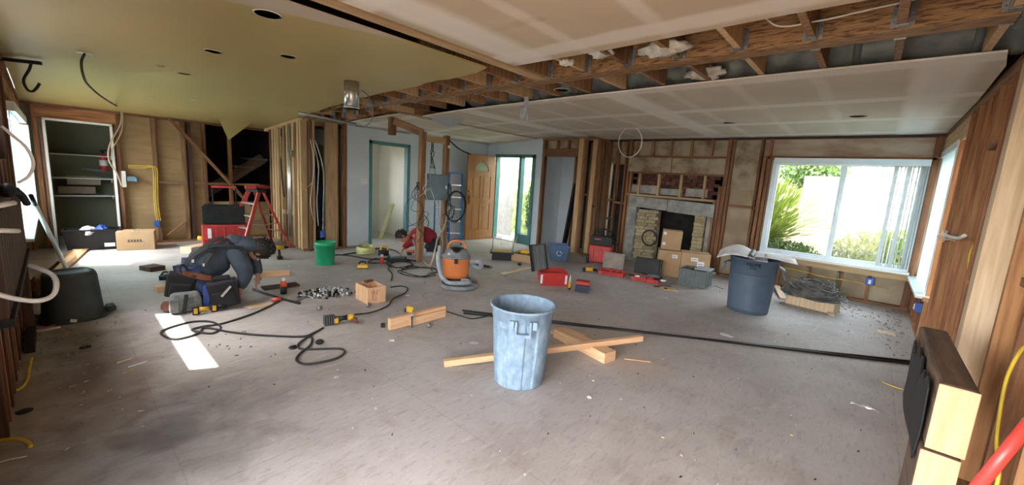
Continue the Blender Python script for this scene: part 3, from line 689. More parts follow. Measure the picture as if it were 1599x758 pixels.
# ================================================================ OUTSIDE
g = MB(); nx, ny = 26, 22
vv = []
for j in range(ny):
    for i in range(nx):
        x = -9+i*.9; y = 8.6+j*.5
        z = .0+max(0, (y-9.4))*.31+.12*sin(x*1.3+y)*min(1, (y-8.6)/2)
        vv.append((x, y, min(z, 2.2)))
g.add(vv, [(j*nx+i, j*nx+i+1, (j+1)*nx+i+1, (j+1)*nx+i) for j in range(ny-1) for i in range(nx-1)], True)
struct(g.obj('ground_hillside', hill_m))
struct(MB().bx(-20, 20, -25, -.55, -.2, -.12).bx(.72, 25, -.55, 30, -.2, -.12).bx(-25, -11.6, -.55, 30, -.2, -.12).obj('ground', hill_m))
fence = thing('garden_fence', 'tall grey board fence at the top of the slope outside', 'fence', (-4, 14.6, 1.72))
x = -3; i = 0
while x < 8.5:
    w = rj.uniform(.12, .2); o = MB().box((0, 0, .85), (w, .025, 1.7+rj.uniform(-.06, .06))).obj('plank', fence_m, fence); o.location = (x, .02*(i % 2), 0); x += w+rj.uniform(.0, .07); i += 1
MB().bx(-3, 8.5, .03, .08, .1, .19).obj('rail', fence_m, fence); MB().bx(-3, 8.5, .03, .08, 1.3, 1.39).obj('rail', fence_m, fence)
# pale stone steps / retaining face
rw = thing('stone_bank', 'sunlit pale stone bank with stepped courses on the slope outside', 'stones', (0, 12.2, .8))
for j in range(7):
    x = -1.3+rj.uniform(0, .3)
    while x < 3.6:
        w = rj.uniform(.35, .7); o = MB().box((0, 0, 0), (w-.02, .4, .19)).obj('stone', rockw, rw, .015); o.location = (x+w/2, j*.34+rj.uniform(-.03, .03), j*.19-.12); x += w
def leaves(n, fn, size, seed, asp=.45):
    r = random.Random(seed); m = MB()
    for _ in range(n):
        p, d = fn(r); a = Euler((r.uniform(0, 6.3), r.uniform(0, 6.3), r.uniform(0, 6.3))).to_matrix() if d is None else d.to_track_quat('X', 'Z').to_matrix()
        s = size*r.uniform(.6, 1.3); m.add([Vector(p)+a@Vector(q) for q in ((-s, 0, 0), (0, -s*asp, .1*s), (s, 0, 0), (0, s*asp, .1*s))], [(0, 1, 2, 3)])
    return m
def inball(c, R_):
    def f(r):
        while 1:
            p = Vector((r.uniform(-1, 1), r.uniform(-1, 1), r.uniform(-1, 1)))
            if .25 < p.length < 1: break
        return (c[0]+p.x*R_[0], c[1]+p.y*R_[1], c[2]+p.z*R_[2]), None
    return f
def bush(name, label, loc, R_, n, size, m, seed, asp=.5):
    t = thing(name, label, 'bush', loc); stuff(leaves(n, inball((0, 0, R_[2]), R_), size, seed, asp).obj('foliage', m, t))
    mb = MB()
    for k in range(6): a = k*1.05; mb.tube([(0, 0, 0), (R_[0]*.3*cos(a), R_[1]*.3*sin(a), R_[2]*.7), (R_[0]*.6*cos(a), R_[1]*.6*sin(a), R_[2]*1.3)], [.02, .014, .006], 6)
    mb.obj('branches', w_grey, t)
# spiky yellow-green shrub
t = thing('spiky_shrub', 'yellow-green shrub with long narrow leaves at lower left of the big window', 'bush', (-1.75, 9.9, .35))
def spiky(r):
    a = r.uniform(0, 6.3); e = r.uniform(.35, 1.45); L = r.uniform(.2, 1.25); d = Vector((cos(a)*cos(e), sin(a)*cos(e), sin(e))); return Vector((0, 0, .1))+d*L*Vector((.8, .8, 1)).length*.72, d
stuff(leaves(2600, spiky, .13, 4, .2).obj('foliage', leaf1, t))
bush('bush', 'low green bush beneath the spiky shrub outside the big window', (-1.35, 9.3, 0), (.8, .4, .34), 2200, .045, leaf2, 5)
bush('bush', 'leafy hedge along the lower right half of the big window', (.45, 9.6, .1), (1.0, .45, .47), 3600, .05, leaf1, 6)
bush('bush', 'darker green clump at the lower right corner behind the blind vanes', (1.45, 9.5, .1), (.6, .4, .33), 1500, .05, leaf2, 7)
bush('bush', 'sparse clump of green leaves on the slope below the window centre', (-.2, 9.6, .05), (.5, .3, .2), 500, .045, leaf2, 8)
t = thing('tree', 'tree with forked grey branches and green leaves at upper left of the big window', 'tree', (-2.9, 11.6, .6))
mb = MB(); mb.tube([(0, 0, 0), (.05, 0, .8), (.25, 0, 1.3), (.8, 0, 1.75), (1.5, .1, 1.95)], [.09, .08, .06, .04, .02]).tube([(.05, 0, .8), (.1, .1, 1.5), (.5, .1, 2.1)], [.06, .05, .02]).tube([(.25, 0, 1.3), (.7, -.1, 1.5), (1.2, -.1, 1.65)], [.045, .03, .015])
mb.obj('branches', w_grey, t)
lv = leaves(1800, inball((.9, 0, 2.15), (1.5, .6, .40)), .07, 9, .5); stuff(lv.obj('foliage', leaf2, t))
bush('shrub', 'bushy green crown behind the fence top at the left of the window', (-1.4, 13.4, 1.7), (.8, .5, .5), 1300, .07, leaf2, 12)
bush('bush', 'green shrub growing outside the entry side light', (-6.75, 8.45, 0), (.28, .14, .75), 900, .05, leaf2, 13)
# ================================================================ THE THINGS
def pin(px, py, z=0): return FL(px, py, z)

# ---- big dusty blue bin in front
def handle(mb, R_, z, a, w, h, out=.03):
    """moulded loop handle on a bin wall at angle a"""
    for s in (-1, 1):
        mb.box((R_*cos(a)-s*w/2*sin(a)+out/2*cos(a), R_*sin(a)+s*w/2*cos(a)+out/2*sin(a), z), (out, .014, h), (0, 0, a))
        mb.box((R_*cos(a)-s*(w/2+.03)*sin(a)+out/3*cos(a), R_*sin(a)+s*(w/2+.03)*cos(a)+out/3*sin(a), z+h*.22), (out*.7, .03, h*.55), (0, 0, a))
    mb.box(((R_+out*.7)*cos(a), (R_+out*.7)*sin(a), z-h/2), (out*.8, w+.014, .022), (0, 0, a))
    return mb
def bin_body(t, m, r0, r1, h, lobes=0, th=.005, floor_z=.02):
    mb = MB(); n_ = 240 if lobes else 96; v = []
    prof = [(r0*.95, 0), (r0, .012), (r0+(r1-r0)*.5, h*.5), (r1-.012, h-.10), (r1-.008, h-.095), (r1-.004, h-.02), (r1+.010, h-.018), (r1+.013, h-.004), (r1+.008, h), (r1-.006, h), (r1-.012, h-.03), (r0+(r1-r0)*.5-.01, h*.5), (r0-.008, floor_z)]
    for i, (R_, z) in enumerate(prof):
        for k in range(n_):
            a = 2*pi*k/n_; f = 1
            if lobes and .0 < z < h-.098:
                s = cos(a*lobes); f = 1-.05*(1/(1+math.exp(-(s-.3)*60)))
            v.append((R_*f*cos(a), R_*f*sin(a), z))
    f = []
    for i in range(len(prof)-1):
        for k in range(n_): f.append((i*n_+k, i*n_+(k+1) % n_, (i+1)*n_+(k+1) % n_, (i+1)*n_+k))
    f.append(tuple(range(n_-1, -1, -1))); f.append(tuple((len(prof)-1)*n_+k for k in range(n_)))
    return mb.add(v, f, True).obj('body', m, t)
p = FL(808, 613); d = Vector((p.x, p.y, 0)).normalized(); p = p+d*.195
t = thing('trash_bin', 'dust-coated pale blue round bin standing over the crossed lumber in the foreground', 'trash bin', (p.x, p.y, .001), RZ(p)+radians(-10))
bin_body(t, dusty, .185, .232, .60, 6)
handle(MB(), .222, .49, radians(-78), .10, .10).obj('handle', dusty, t); handle(MB(), .222, .49, radians(102), .10, .10).obj('handle', dusty, t)

# ---- slate bin by the window, papers on top
p = FL(1165, 491); d = Vector((p.x, p.y, 0)).normalized(); p = p+d*.22
BB = thing('trash_bin', 'slate blue round bin with open paper plans on top beside the window', 'trash bin', (p.x, p.y, .001), RZ(p))
bin_body(BB, brute, .235, .275, .70, 0)
for s, nm in ((-1, 'handle'), (1, 'handle')):
    mb = MB(); mb.box((s*.305, 0, .60), (.08, .15, .02), (0, s*.5, 0)).box((s*.33, 0, .53), (.02, .16, .12), (0, s*-.3, 0)); mb.obj('handle', brute, BB, .006)
def panel_arc(R0, R1, z0, z1, a0, a1, th, m, nm, par):
    v = []; n_ = 14
    for z, R_ in ((z0, R0), (z1, R1)):
        for k in range(n_+1):
            a = a0+(a1-a0)*k/n_; v += [(R_*cos(a), R_*sin(a), z), ((R_+th)*cos(a), (R_+th)*sin(a), z)]
    f = []; q = 2*(n_+1)
    for k in range(n_):
        a = 2*k; f += [(a+1, a+3, q+a+3, q+a+1), (a+1, a+3, a+2, a), (q+a+1, q+a+3, q+a+2, q+a), (a, a+2, q+a+2, q+a)]
    f += [(0, 1, q+1, q), (2*n_, 2*n_+1, q+2*n_+1, q+2*n_)]
    return MB().add(v, f).obj(nm, m, par)
panel_arc(.236, .264, .05, .50, radians(-140), radians(-42), .008, brute, 'body_panel', BB)
def text(s, size, m, par, loc, rot, name='lettering', bend=0, ext=.001, bold=0):
    cu = bpy.data.curves.new(name, 'FONT'); cu.body = s; cu.size = size; cu.extrude = ext; cu.align_x = 'CENTER'; cu.align_y = 'CENTER'; cu.offset = bold
    o = bpy.data.objects.new(name, cu); COL.objects.link(o); dg = bpy.context.evaluated_depsgraph_get()
    me = bpy.data.meshes.new_from_object(o.evaluated_get(dg)); bpy.data.objects.remove(o)
    if bend:
        for v in me.vertices: a = v.co.x/bend; r_ = bend+v.co.z; v.co.z = r_*cos(a)-bend; v.co.x = r_*sin(a)
    me.materials.clear(); me.materials.append(m)
    o = bpy.data.objects.new(name, me); COL.objects.link(o); o.parent = par; o.location = loc; o.rotation_euler = rot; return o
text('BRUTE', .052, blkm, BB, (0, -.272, .635), (pi/2-.05, 0, 0), bend=.272, bold=.0025)
text('44 GAL', .024, blkm, BB, (0, -.271, .595), (pi/2-.05, 0, 0), bend=.27, bold=.001)
# papers
t = thing('plans', 'curled sheets of white paper plans lying open across the slate bin', 'paper', (p.x, p.y, .705), RZ(p))
def sheet(name, fn, nx, ny, m, par, th=.002):
    v = [fn(i/nx, j/ny) for j in range(ny+1) for i in range(nx+1)]
    mb = MB(); mb.add(v, [(j*(nx+1)+i, j*(nx+1)+i+1, (j+1)*(nx+1)+i+1, (j+1)*(nx+1)+i) for j in range(ny) for i in range(nx)], True)
    o = mb.obj(name, m, par); s = o.modifiers.new('thickness', 'SOLIDIFY'); s.thickness = th; return o
sheet('sheet', lambda u, v: (-.42+u*.42, -.25+v*.5-.05*u, .012+.10*max(0, sin(u*pi*.95))*(.3+.7*v)-.05*(1-u)**3*(1-v)), 12, 8, papw, t)
sheet('sheet', lambda u, v: (-.36+u*.5, -.28+v*.5, .004+.02*sin(u*5+v*3)+.01), 12, 8, papw, t)
sheet('sheet', lambda u, v: (-.02+u*.46, -.26+v*.52, .02+.012*sin(u*4)+.02*(1-u)), 12, 8, papw, t)
MB().tube([(-.05, -.30, .035), (-.03, .2, .045)], .032, 14, cap=False).tube([(-.05, -.301, .035), (-.03, .2, .045)], .026, 14, cap=False).obj('rolled_edge', greyp, t)
sheet('sheet', lambda u, v: (.1+u*.28, -.2+v*.38, .045+.006*sin(u*6)), 8, 4, papw, t)

# ---- upturned dark green bin at the left
p = FL(117, 505); d = Vector((p.x, p.y, 0)).normalized(); p = p+d*.21
t = thing('trash_bin', 'dark green-grey square-shouldered bin standing upside down at the left wall', 'trash bin', (p.x, p.y, .001), RZ(p)+.1)
mb = MB(); v = []; n_ = 64
prof = [(.315, 0), (.32, .015), (.315, .03), (.275, .035), (.27, .06), (.235, .40), (.225, .425), (.19, .44), (.15, .44), (.145, .432), (0.0001, .432)]
for R_, z in prof:
    for k in range(n_):
        a = 2*pi*k/n_; q = (abs(cos(a))**3.2+abs(sin(a))**3.2)**(-1/3.2) if z > .02 else (abs(cos(a))**2.6+abs(sin(a))**2.6)**(-1/2.6)
        v.append((R_*q*cos(a)*.72, R_*q*sin(a)*.72, z*.98))
mb.add(v, [(i*n_+k, i*n_+(k+1) % n_, (i+1)*n_+(k+1) % n_, (i+1)*n_+k) for i in range(len(prof)-1) for k in range(n_)], True)
mb.obj('body', dgreen, t)
for s in (-1, 1): MB().box((s*.245, 0, .04), (.06, .14, .045)).obj('handle', dgreen, t, .01)
MB().box((-.03, -.235, .03), (.04, .012, .025), (0, .3, 0)).obj('tag', papw, t)

# ---- green bucket
p = FL(508, 416); d = Vector((p.x, p.y, 0)).normalized(); p = p+d*.14
t = thing('bucket', 'bright green plastic bucket in front of the stud corner', 'bucket', (p.x, p.y, .001), RZ(p))
MB().lathe([(.128, 0), (.132, .01), (.143, .26), (.150, .262), (.150, .30), (.154, .302), (.154, .325), (.155, .36), (.150, .36), (.140, .3), (.126, .015)], 40).obj('body', green, t)
MB().tube([(.156*cos(a), .156*sin(a)*.25-.15*abs(sin(a)), .30-.13*sin(a)) for a in [pi*k/16 for k in range(17)]], .0035, 6).obj('bail', steel, t)

# ---- shop vacuum with hose
p = FL(711, 440); t = thing('shop_vacuum', 'orange shop vacuum with dark lid and coiled grey hose beside the posts', 'vacuum', (p.x, p.y, .001), RZ(p)); VAC = t; vl = p
k = MP(p)
MB().lathe([(.12, .055), (.165, .06), (.178, .12), (.19, .32), (.197, .345), (.197, .36)], 36).obj('drum', orange, t)
MB().lathe([(.16, .045), (.205, .045), (.21, .06), (.18, .075)], 24, sy=.95).obj('base', blk, t)
for a in range(4): 
    q = pi/4+a*pi/2; mb = MB(); mb.box((.2*cos(q), .2*sin(q), .055), (.08, .05, .04), (0, 0, q)).cyl((.23*cos(q), .23*sin(q)-.01, .026), (.23*cos(q), .23*sin(q)+.01, .026), .026); mb.obj('caster', blk, t)
MB().lathe([(.20, .355), (.204, .37), (.198, .385), (.17, .40), (.16, .44), (.13, .485), (.07, .50), (.0001, .50)], 36).obj('lid', hosem, t)
MB().lathe([(.12, .40), (.125, .45), (.09, .51), (.0001, .515)], 24, sx=1.05, c=(0, -.035, -.01)).obj('motor_cover', blk, t)
MB().ell((0, -.11, .43), (.07, .05, .035)).obj('motor_badge', orange, t)
MB().tube(smooth_curve([(-.12, .0, .47), (-.11, .0, .54), (-.05, 0, .585), (.05, 0, .585), (.11, 0, .54), (.12, 0, .47)]), .016, 10).obj('carry_handle', orange, t)
MB().box((0, -.20, .335), (.05, .025, .07)).obj('latch', blk, t, .005); MB().box((-.1, -.158, .43), (.035, .008, .03), (.5, 0, -.5)).obj('label_sticker', papw, t)
MB().cyl((.17, .02, .30), (.28, -.02, .30), .04, .035).obj('exhaust_port', hosel, t)
def ribbed(pts, r, amp=.12, k=10):
    P = smooth_curve(pts, k); return MB().tube(P, [r*(1+amp*(i % 2)) for i in range(len(P))], 12)
hz = .032; cx, cy = .04, -.32
coil = [(-.24, -.05, .44), (-.25, -.10, .36), (-.235, -.14, .25), (-.19, -.2, .12), (-.12, -.30, .08)]
coil += [(cx-.02+.17*cos(radians(a)), cy+.09*sin(radians(a)), .082) for a in range(230, 450, 20)]
ribbed(coil, .028).obj('hose', hosel, t)
loop = [(cx+.01+.225*cos(radians(a))*(1-.0003*a), cy-.03+.15*sin(radians(a)), hz+.0*a) for a in range(0, 380, 20)]
ribbed(loop, .03).obj('hose', hosem, t)
MB().tube([(-.235, -.05, .42), (-.24, -.035, .52)], [.03, .024], 12).obj('hose_cuff', hosel, t)
ribbed([(.20, .06, .28), (.3, .05, .20), (.36, .0, .24), (.30, -.06, .32), (.22, 0, .30)], .03).obj('hose', hosel, t)
t, k = fthing('vacuum_wand', 'short black crevice wand lying to the right of the vacuum', 'vacuum wand', 765, 419)
MB().tube([(-.25, .13, .022), (.0, 0, .022)], [.02, .018], 10).obj('tube', blk, t); MB().cyl((0, 0, .022), (.03, -.015, .022), .02).obj('tip', greyp, t)
def vp(x, y, z=0): return (Matrix.Rotation(-RZ(vl), 3, 'Z') @ (FL(x, y, z)-vl))

# ---- white/tan cord rising behind vacuum is a tube from the posts down
def cord(name, label, cat, pts, r, m, z=None, k=8, group=None, n=6):
    """pts: photo floor pixels (x, y) or (x, y, height)"""
    P = [FL(q[0], q[1], (q[2] if len(q) > 2 else 0)+r) for q in pts]
    o0 = P[0].copy(); o0.z = 0
    mb = MB().tube([v-o0 for v in smooth_curve(P, k)], r, n); o = mb.obj(name, m); o.location = o0
    return tag(o, label, cat, group)
def wire3(name, label, cat, P, r, m, k=8, group=None, n=6):
    P = [Vector(p) for p in P]; o0 = P[0].copy(); mb = MB().tube([v-o0 for v in smooth_curve(P, k)], r, n); o = mb.obj(name, m); o.location = o0
    return tag(o, label, cat, group)
cord('extension_cord', 'dark grey extension cord looping across the floor from kneeling worker to the middle', 'cord',
     [(437, 470), (400, 488), (350, 505), (318, 510), (300, 516), (330, 521), (345, 512), (330, 503), (300, 503), (262, 513), (252, 522), (275, 530), (310, 521), (320, 512), (360, 519), (410, 524), (470, 526), (490, 520), (505, 512)], .0095, rubber)
cord('extension_cord', 'dark cord loop with a small plug lying behind the sun patch beside grinder', 'cord',
     [(500, 515), (470, 534), (466, 543), (480, 546), (530, 545), (537, 552), (520, 562), (480, 569), (463, 563), (468, 553), (484, 540), (486, 527), (470, 526)], .0095, rubber)
cord('tool_cable', 'dark cord curving from the angle grinder round the plywood box', 'cord', [(548, 492), (580, 488), (605, 478), (614, 467), (632, 458), (636, 450), (625, 447), (610, 449)], .008, rubber)
cord('tool_cable', 'thin cord running along floor from lumber block to the dusty bin', 'cord', [(698, 487), (720, 494), (738, 498), (760, 494), (775, 487)], .007, rubber)
cord('air_hose', 'thick black hose lying along the foot of the hall wall', 'hose', [(495, 398), (540, 399), (580, 405), (620, 404), (650, 408)], .012, rubber)
cord('air_hose', 'black hose curving from stud opening past the bucket toward yellow coil', 'hose', [(535, 398), (560, 394), (590, 388), (615, 391), (625, 398)], .012, rubber)
def coilcord(label, cx, cy, rx, ry, turns, r, m, z0=0, jit=.1, name='cord_coil', cat='cord', seed=1):
    rr = random.Random(seed); c = FL(cx, cy); kk = MP(c); P = []
    nt_ = int(turns*10)
    for i in range(nt_):
        a = 2*pi*i/10; s = 1+rr.uniform(-jit, jit)
        P.append((rx*kk*s*cos(a), ry*kk*s*sin(a)*1.0, r+z0*(i/nt_)+abs(rr.uniform(0, r*1.5))))
    o = MB().tube(smooth_curve(P, 4), r, 6).obj(name, m); o.location = c; o.rotation_euler = (0, 0, RZ(c)); return tag(o, label, cat)
coilcord('flat coil of pale yellow air hose near the hall doorway', 571, 395, 13, 22, 8, .009, mat('pale_yellow_hose', (.62, .62, .28), .5, ns=9), .11, .06, 'hose_coil', 'hose')
coilcord('tangled black cord loops on the floor left of the vacuum', 655, 425, 24, 30, 3, .007, rubber, 0, .35, seed=3)
coilcord('loose black cord loop beside the crouching worker in red', 625, 414, 16, 26, 3, .007, rubber, 0, .3, seed=5)
coilcord('small black cord tangle in front of the power tools near the posts', 590, 409, 13, 18, 2, .007, rubber, 0, .3, seed=6)
cord('tool_cable', 'dark wavy cord hanging off tangle toward the plywood box', 'cord', [(610, 412), (606, 420), (612, 428), (611, 438)], .008, rubber)

# ---- lumber on the floor
def lumber(name, label, p0, p1, w, h, m=w_cut, lift=0, group=None, cat='lumber', bev=.003, z0=None, z1=None):
    a, b = FL(*p0), FL(*p1); a.z = b.z = 0
    t = MB(); d = b-a; L = d.length; o = t.box((0, 0, 0), (w, h, L)).obj(name, m, None, bev)
    a.z = (z0 if z0 is not None else lift)+h/2; b.z = (z1 if z1 is not None else lift)+h/2; d = (b-a).normalized(); x = d.cross(Vector((0, 0, 1))).normalized(); y = d.cross(x)
    c = (a+b)/2; o.matrix_world = Matrix(((x.x, y.x, d.x, c.x), (x.y, y.y, d.y, c.y), (x.z, y.z, d.z, c.z), (0, 0, 0, 1)))
    return tag(o, label, cat, group)
lumber('lumber', 'pale timber beam running back under dusty bin, end facing right', (952, 566), (872, 525), .14, .09, w_cut)
lumber('lumber', 'long two by four lying across the beam behind the dusty bin', (693, 572), (1000, 549), .05, .05, w_cut, 0, None, 'lumber', .003, .0, .105)
lumber('plywood_sheet', 'small tan plywood piece flat on the floor behind the dusty bin', (868, 515), (905, 530), .24, .012, w_pale, 0, None, 'plywood')
t, k = fthing('lumber', 'cut timber block with yellow tape measure on top, middle of the floor', 'lumber', 652, 504)
a = FL(607, 517); b = FL(694, 494); L = Matrix.Rotation(-t.rotation_euler.z, 3, 'Z'); a = L@(a-t.location); b = L@(b-t.location)
board('timber', w_cut, t, (a.x, a.y+.03, .055), (b.x, b.y+.03, .055), .05, .11, bev=.003)
board('timber', w_cut, t, (a.x*.65+b.x*.35, a.y*.65+b.y*.35-.012, .04), (b.x, b.y-.012, .04), .035, .08, bev=.003)
tp, k2 = fthing('tape_measure', 'yellow and black tape measure resting on the cut timber block', 'tape measure', 637, 487, z=.11)
tp.location.z = .112; tp.location.x = (FL(635, 505).x); tp.location.y = FL(635, 505).y+.03
MB().box((0, 0, .03), (.07, .035, .06), (0, .25, 0)).obj('case', yel, tp, .01); MB().box((-.04, -.002, .02), (.02, .038, .03)).obj('blade_mouth', blk, tp, .003)
t, k = fthing('clamp', 'black clamp gripping the front face of the timber block', 'clamp', 643, 512)
MB().bar((0, -.012, .005), (0, -.012, .115), .014, .012).obj('bar', blk, t); MB().tube(smooth_curve([(-.012, -.015, .10), (-.01, -.015, .13), (.012, -.015, .135), (.02, -.012, .11)]), .007).obj('jaw', steel, t)
lumber('lumber', 'short block of orange timber behind kneeling worker, left of his boots', (243, 457), (275, 452), .09, .07, w_cut)
lumber('lumber', 'orange timber board lying right in front of the kneeling worker', (398, 433), (452, 429), .12, .06, w_cut)
lumber('lumber', 'pale wood block lying by wall behind the kneeling worker', (290, 396), (332, 388), .2, .10, w_pale)
lumber('lumber', 'dark brown board scrap on floor in front of the worker', (410, 452), (465, 445), .16, .02, w_dark)
lumber('lumber', 'thin tan plywood strip between worker and bucket cords', (385, 482), (425, 474), .12, .01, w_pale)
for i, (a, b, w, m) in enumerate((((75, 432), (128, 388), .12, w_new), ((88, 434), (138, 388), .06, w_old), ((62, 442), (112, 394), .05, w_red))):
    lumber('floor_board', ('pale long board flat on floor along left wall toward the pantry', 'brown strip board beside pale board at the left wall', 'narrow red-brown strip nearest the left wall')[i], a, b, w, .03, m, 0, None, 'lumber')
lumber('timber_offcut', 'small brown wooden frame piece in the sunlight left of kneeling worker', (226, 424), (250, 420), .22, .06, w_dark)
lumber('lumber', 'thin plank lying in front of the entry tool tray', (785, 428), (835, 417), .09, .02, w_pale)
lumber('lumber', 'small thin square of plywood lying near the right wall', (1370, 518), (1398, 524), .16, .008, w_pale)
lumber('wood_strip', 'thin tan strip on the floor right of crossed lumber', (975, 561), (1016, 566), .015, .006, w_cut, 0, None, 'wood strip')

# two long black pipes
for i, (a, b) in enumerate((((722, 485), (1425, 569)), ((724, 489), (1425, 565)))):
    cord('pipe', ('long black pipe lying across the room behind the dusty bin, front one', 'long black pipe alongside the front one, slightly behind')[i], 'pipe', [a, b], .011, pipeblk, k=1, n=10)

# ---- plywood box with red marks
p = FL(587, 473); t = thing('open_crate', 'small open plywood crate with red and blue scribbles beside the fittings pile', 'crate', (p.x, p.y, 0), RZ(p)+radians(28)); 
MB().tray((0, .13, 0), (.22, .30, .19), .012).obj('body', w_cut, t)
mr_ = mat('red_marker', (.5, .04, .04), .6); mbk = mat('blue_marker', (.12, .14, .4), .6)
r = random.Random(2)
for i in range(6): MB().bar((-.07+.018*i, -.0215, .06+r.uniform(0, .09)), (-.065+.018*i+r.uniform(-.01, .01), -.0215, .12+r.uniform(0, .05)), .005, .002, (0, 1, 0)).obj('red_mark', mr_, t)
for i in range(4): MB().bar((-.08+.022*i, -.0215, .035), (-.07+.022*i, -.0215, .06), .004, .002, (0, 1, 0)).obj('blue_mark', mbk, t)
MB().bar((-.02, .22, .20), (.08, .25, .20), .05, .02).obj('scrap', leather, t)

# ---- heap of metal pipe fittings (each one separate)
protos = []
def fit(kind):
    mb = MB()
    if kind == 0: mb.cyl((0, 0, -.025), (0, 0, .025), .016, n=10).cyl((0, 0, -.028), (0, 0, -.018), .02, n=8).cyl((0, 0, .018), (0, 0, .028), .02, n=8)
    if kind == 1: mb.tube([(-.03, 0, 0), (-.005, 0, 0), (0, 0, .005), (0, 0, .03)], .015, 8).cyl((-.034, 0, 0), (-.024, 0, 0), .019, n=8)
    if kind == 2: mb.cyl((-.035, 0, 0), (.035, 0, 0), .014, n=8).cyl((0, 0, 0), (0, 0, .03), .014, n=8)
    if kind == 3: mb.cyl((0, 0, -.045), (0, 0, .045), .010, n=8).cyl((0, 0, .03), (0, 0, .045), .017, n=6)
    return mb
r = random.Random(11); c0 = FL(510, 461); kk = MP(c0); rz = RZ(c0)
meshes = []
for kind in range(4):
    for m in (galv, blk, steel): o = fit(kind).obj('pipe_fitting', m); meshes.append(o.data); bpy.data.objects.remove(o)
for i in range(110):
    a = r.uniform(0, 6.28); q = r.uniform(0, 1)**.6; lx, ly = q*cos(a)*37*kk, q*sin(a)*.15
    z = .018+max(0, (1-q))*.06*r.uniform(0, 1)
    o = bpy.data.objects.new('pipe_fitting', r.choice(meshes)); COL.objects.link(o)
    v = Matrix.Rotation(rz, 3, 'Z')@Vector((lx, ly, z)); o.location = c0+v; o.rotation_euler = (r.uniform(0, 6), r.uniform(0, 6), r.uniform(0, 6))
    tag(o, 'one of the small metal fittings heaped on the floor left of the crate', 'pipe fitting', 'pipe fittings in the floor heap')
for px, py, lb in ((497+2, 479+2, 'single metal fitting lying just in front of the fittings heap'), (575, 477, 'single silver fitting lying in front of plywood crate'), (670, 508, 'silver cylinder fitting in front of the timber block'), (557, 455, 'dark fitting lying between the heap and the crate')):
    o = bpy.data.objects.new('pipe_fitting', meshes[0] if 'dark' not in lb else meshes[1]); COL.objects.link(o); q = FL(px, py, .018); o.location = q; o.rotation_euler = (pi/2, .3, .8); tag(o, lb, 'pipe fitting')

# ---- power tools
def drill(label, px, py, dr, s=1, body=yel, stand=True):
    t, k = fthing('cordless_drill', label, 'drill', px, py, None, dr)
    m2 = blk
    MB().box((0, 0, .025*s), (.075*s, .11*s, .05*s)).obj('battery', m2, t, .006)
    MB().bar((0, 0, .05*s), (-.01, 0, .16*s), .035*s, .05*s, (0, 1, 0)).obj('grip', m2, t, .008)
    MB().cyl((-.09*s, 0, .19*s), (.06*s, 0, .19*s), .034*s, n=16).obj('motor_housing', body, t)
    MB().cyl((.06*s, 0, .19*s), (.12*s, 0, .19*s), .026*s, .016*s, n=14).cyl((.12*s, 0, .19*s), (.22*s, 0, .19*s), .004*s, n=6).obj('chuck', m2, t)
    return t
drill('yellow and black cordless drill standing upright right of the ladder', 437, 405, radians(5), 1.0)
t, k = fthing('angle_grinder', 'yellow and black angle grinder lying in the middle of the floor', 'grinder', 530, 505, None, radians(10))
MB().box((-.09, 0, .045), (.10, .08, .085)).obj('battery', blk, t, .008)
g_ = MB()
for i in range(5): g_.bx(-.14+.02*i, -.134+.02*i, -.042, .042, .0, .09)
g_.obj('guard_fins', greyp, t)
MB().box((-.035, -.01, .04), (.04, .06, .05)).obj('label_plate', yel, t, .004)
MB().tube([(-.03, 0, .045), (.04, .01, .045), (.08, .0, .05)], [.03, .022, .028], 12).obj('body', blk, t)
MB().tube([(.08, 0, .05), (.13, -.02, .05)], [.03, .035], 12).obj('gear_head', yel, t)
MB().cyl((.13, -.06, .02), (.125, -.05, .05), .03, n=14).tube([(.12, -.02, .05), (.14, -.10, .03)], .012, 8).obj('chuck', leather, t)
t, k = fthing('yellow_charger', 'yellow battery charger on floor between the bucket and the box', 'charger', 566, 419, None, 0)
MB().box((0, 0, .035), (.17, .12, .06), None, .8, .8).obj('case', yel, t, .012); MB().tube(smooth_curve([(-.05, 0, .06), (-.03, 0, .10), (.03, 0, .10), (.05, 0, .06)]), .012).obj('handle', blk, t); MB().bx(-.085, .085, -.06, .06, 0, .012).obj('base', blk, t)
def toolbit(name, label, cat, px, py, parts, dr=0):
    t, k = fthing(name, label, cat, px, py, None, dr)
    for nm, mb, m in parts: mb.obj(nm, m, t)
    return t
toolbit('circular_saw', 'dark power saw with yellow trim behind the charger near the posts', 'saw', 600, 402, [('motor', MB().cyl((-.1, 0, .08), (.08, 0, .08), .055), blk), ('guard', MB().cyl((.08, 0, .08), (.10, 0, .08), .09, n=24), galv), ('handle', MB().tube(smooth_curve([(-.06, 0, .12), (-.04, 0, .19), (.04, 0, .19), (.06, 0, .12)]), .018), yel), ('base_plate', MB().bx(-.12, .14, -.1, .1, 0, .008), galv)])
toolbit('impact_driver', 'orange and black impact driver lying beside the worker in red', 'drill', 641, 398, [('body', MB().cyl((-.08, 0, .06), (.07, 0, .06), .035), orange), ('battery', MB().box((-.02, -.05, .03), (.08, .07, .05)), blk)])
toolbit('toolbox_tray', 'low dark tool tray full of bits in front of the red worker', 'tool tray', 620, 408, [('tray', MB().tray((0, 0, 0), (.32, .2, .06)), blk), ('contents', MB().box((0, 0, .04), (.26, .15, .03)).cyl((-.1, 0, .07), (.12, .02, .07), .015), greyp)])
toolbit('spray_bottle', 'red and white marking paint can standing beside the tool tray', 'spray can', 596, 412, [('can', MB().cyl((0, 0, 0), (0, 0, .11), .033), redp), ('cap', MB().cyl((0, 0, .11), (0, 0, .15), .025), papw)])
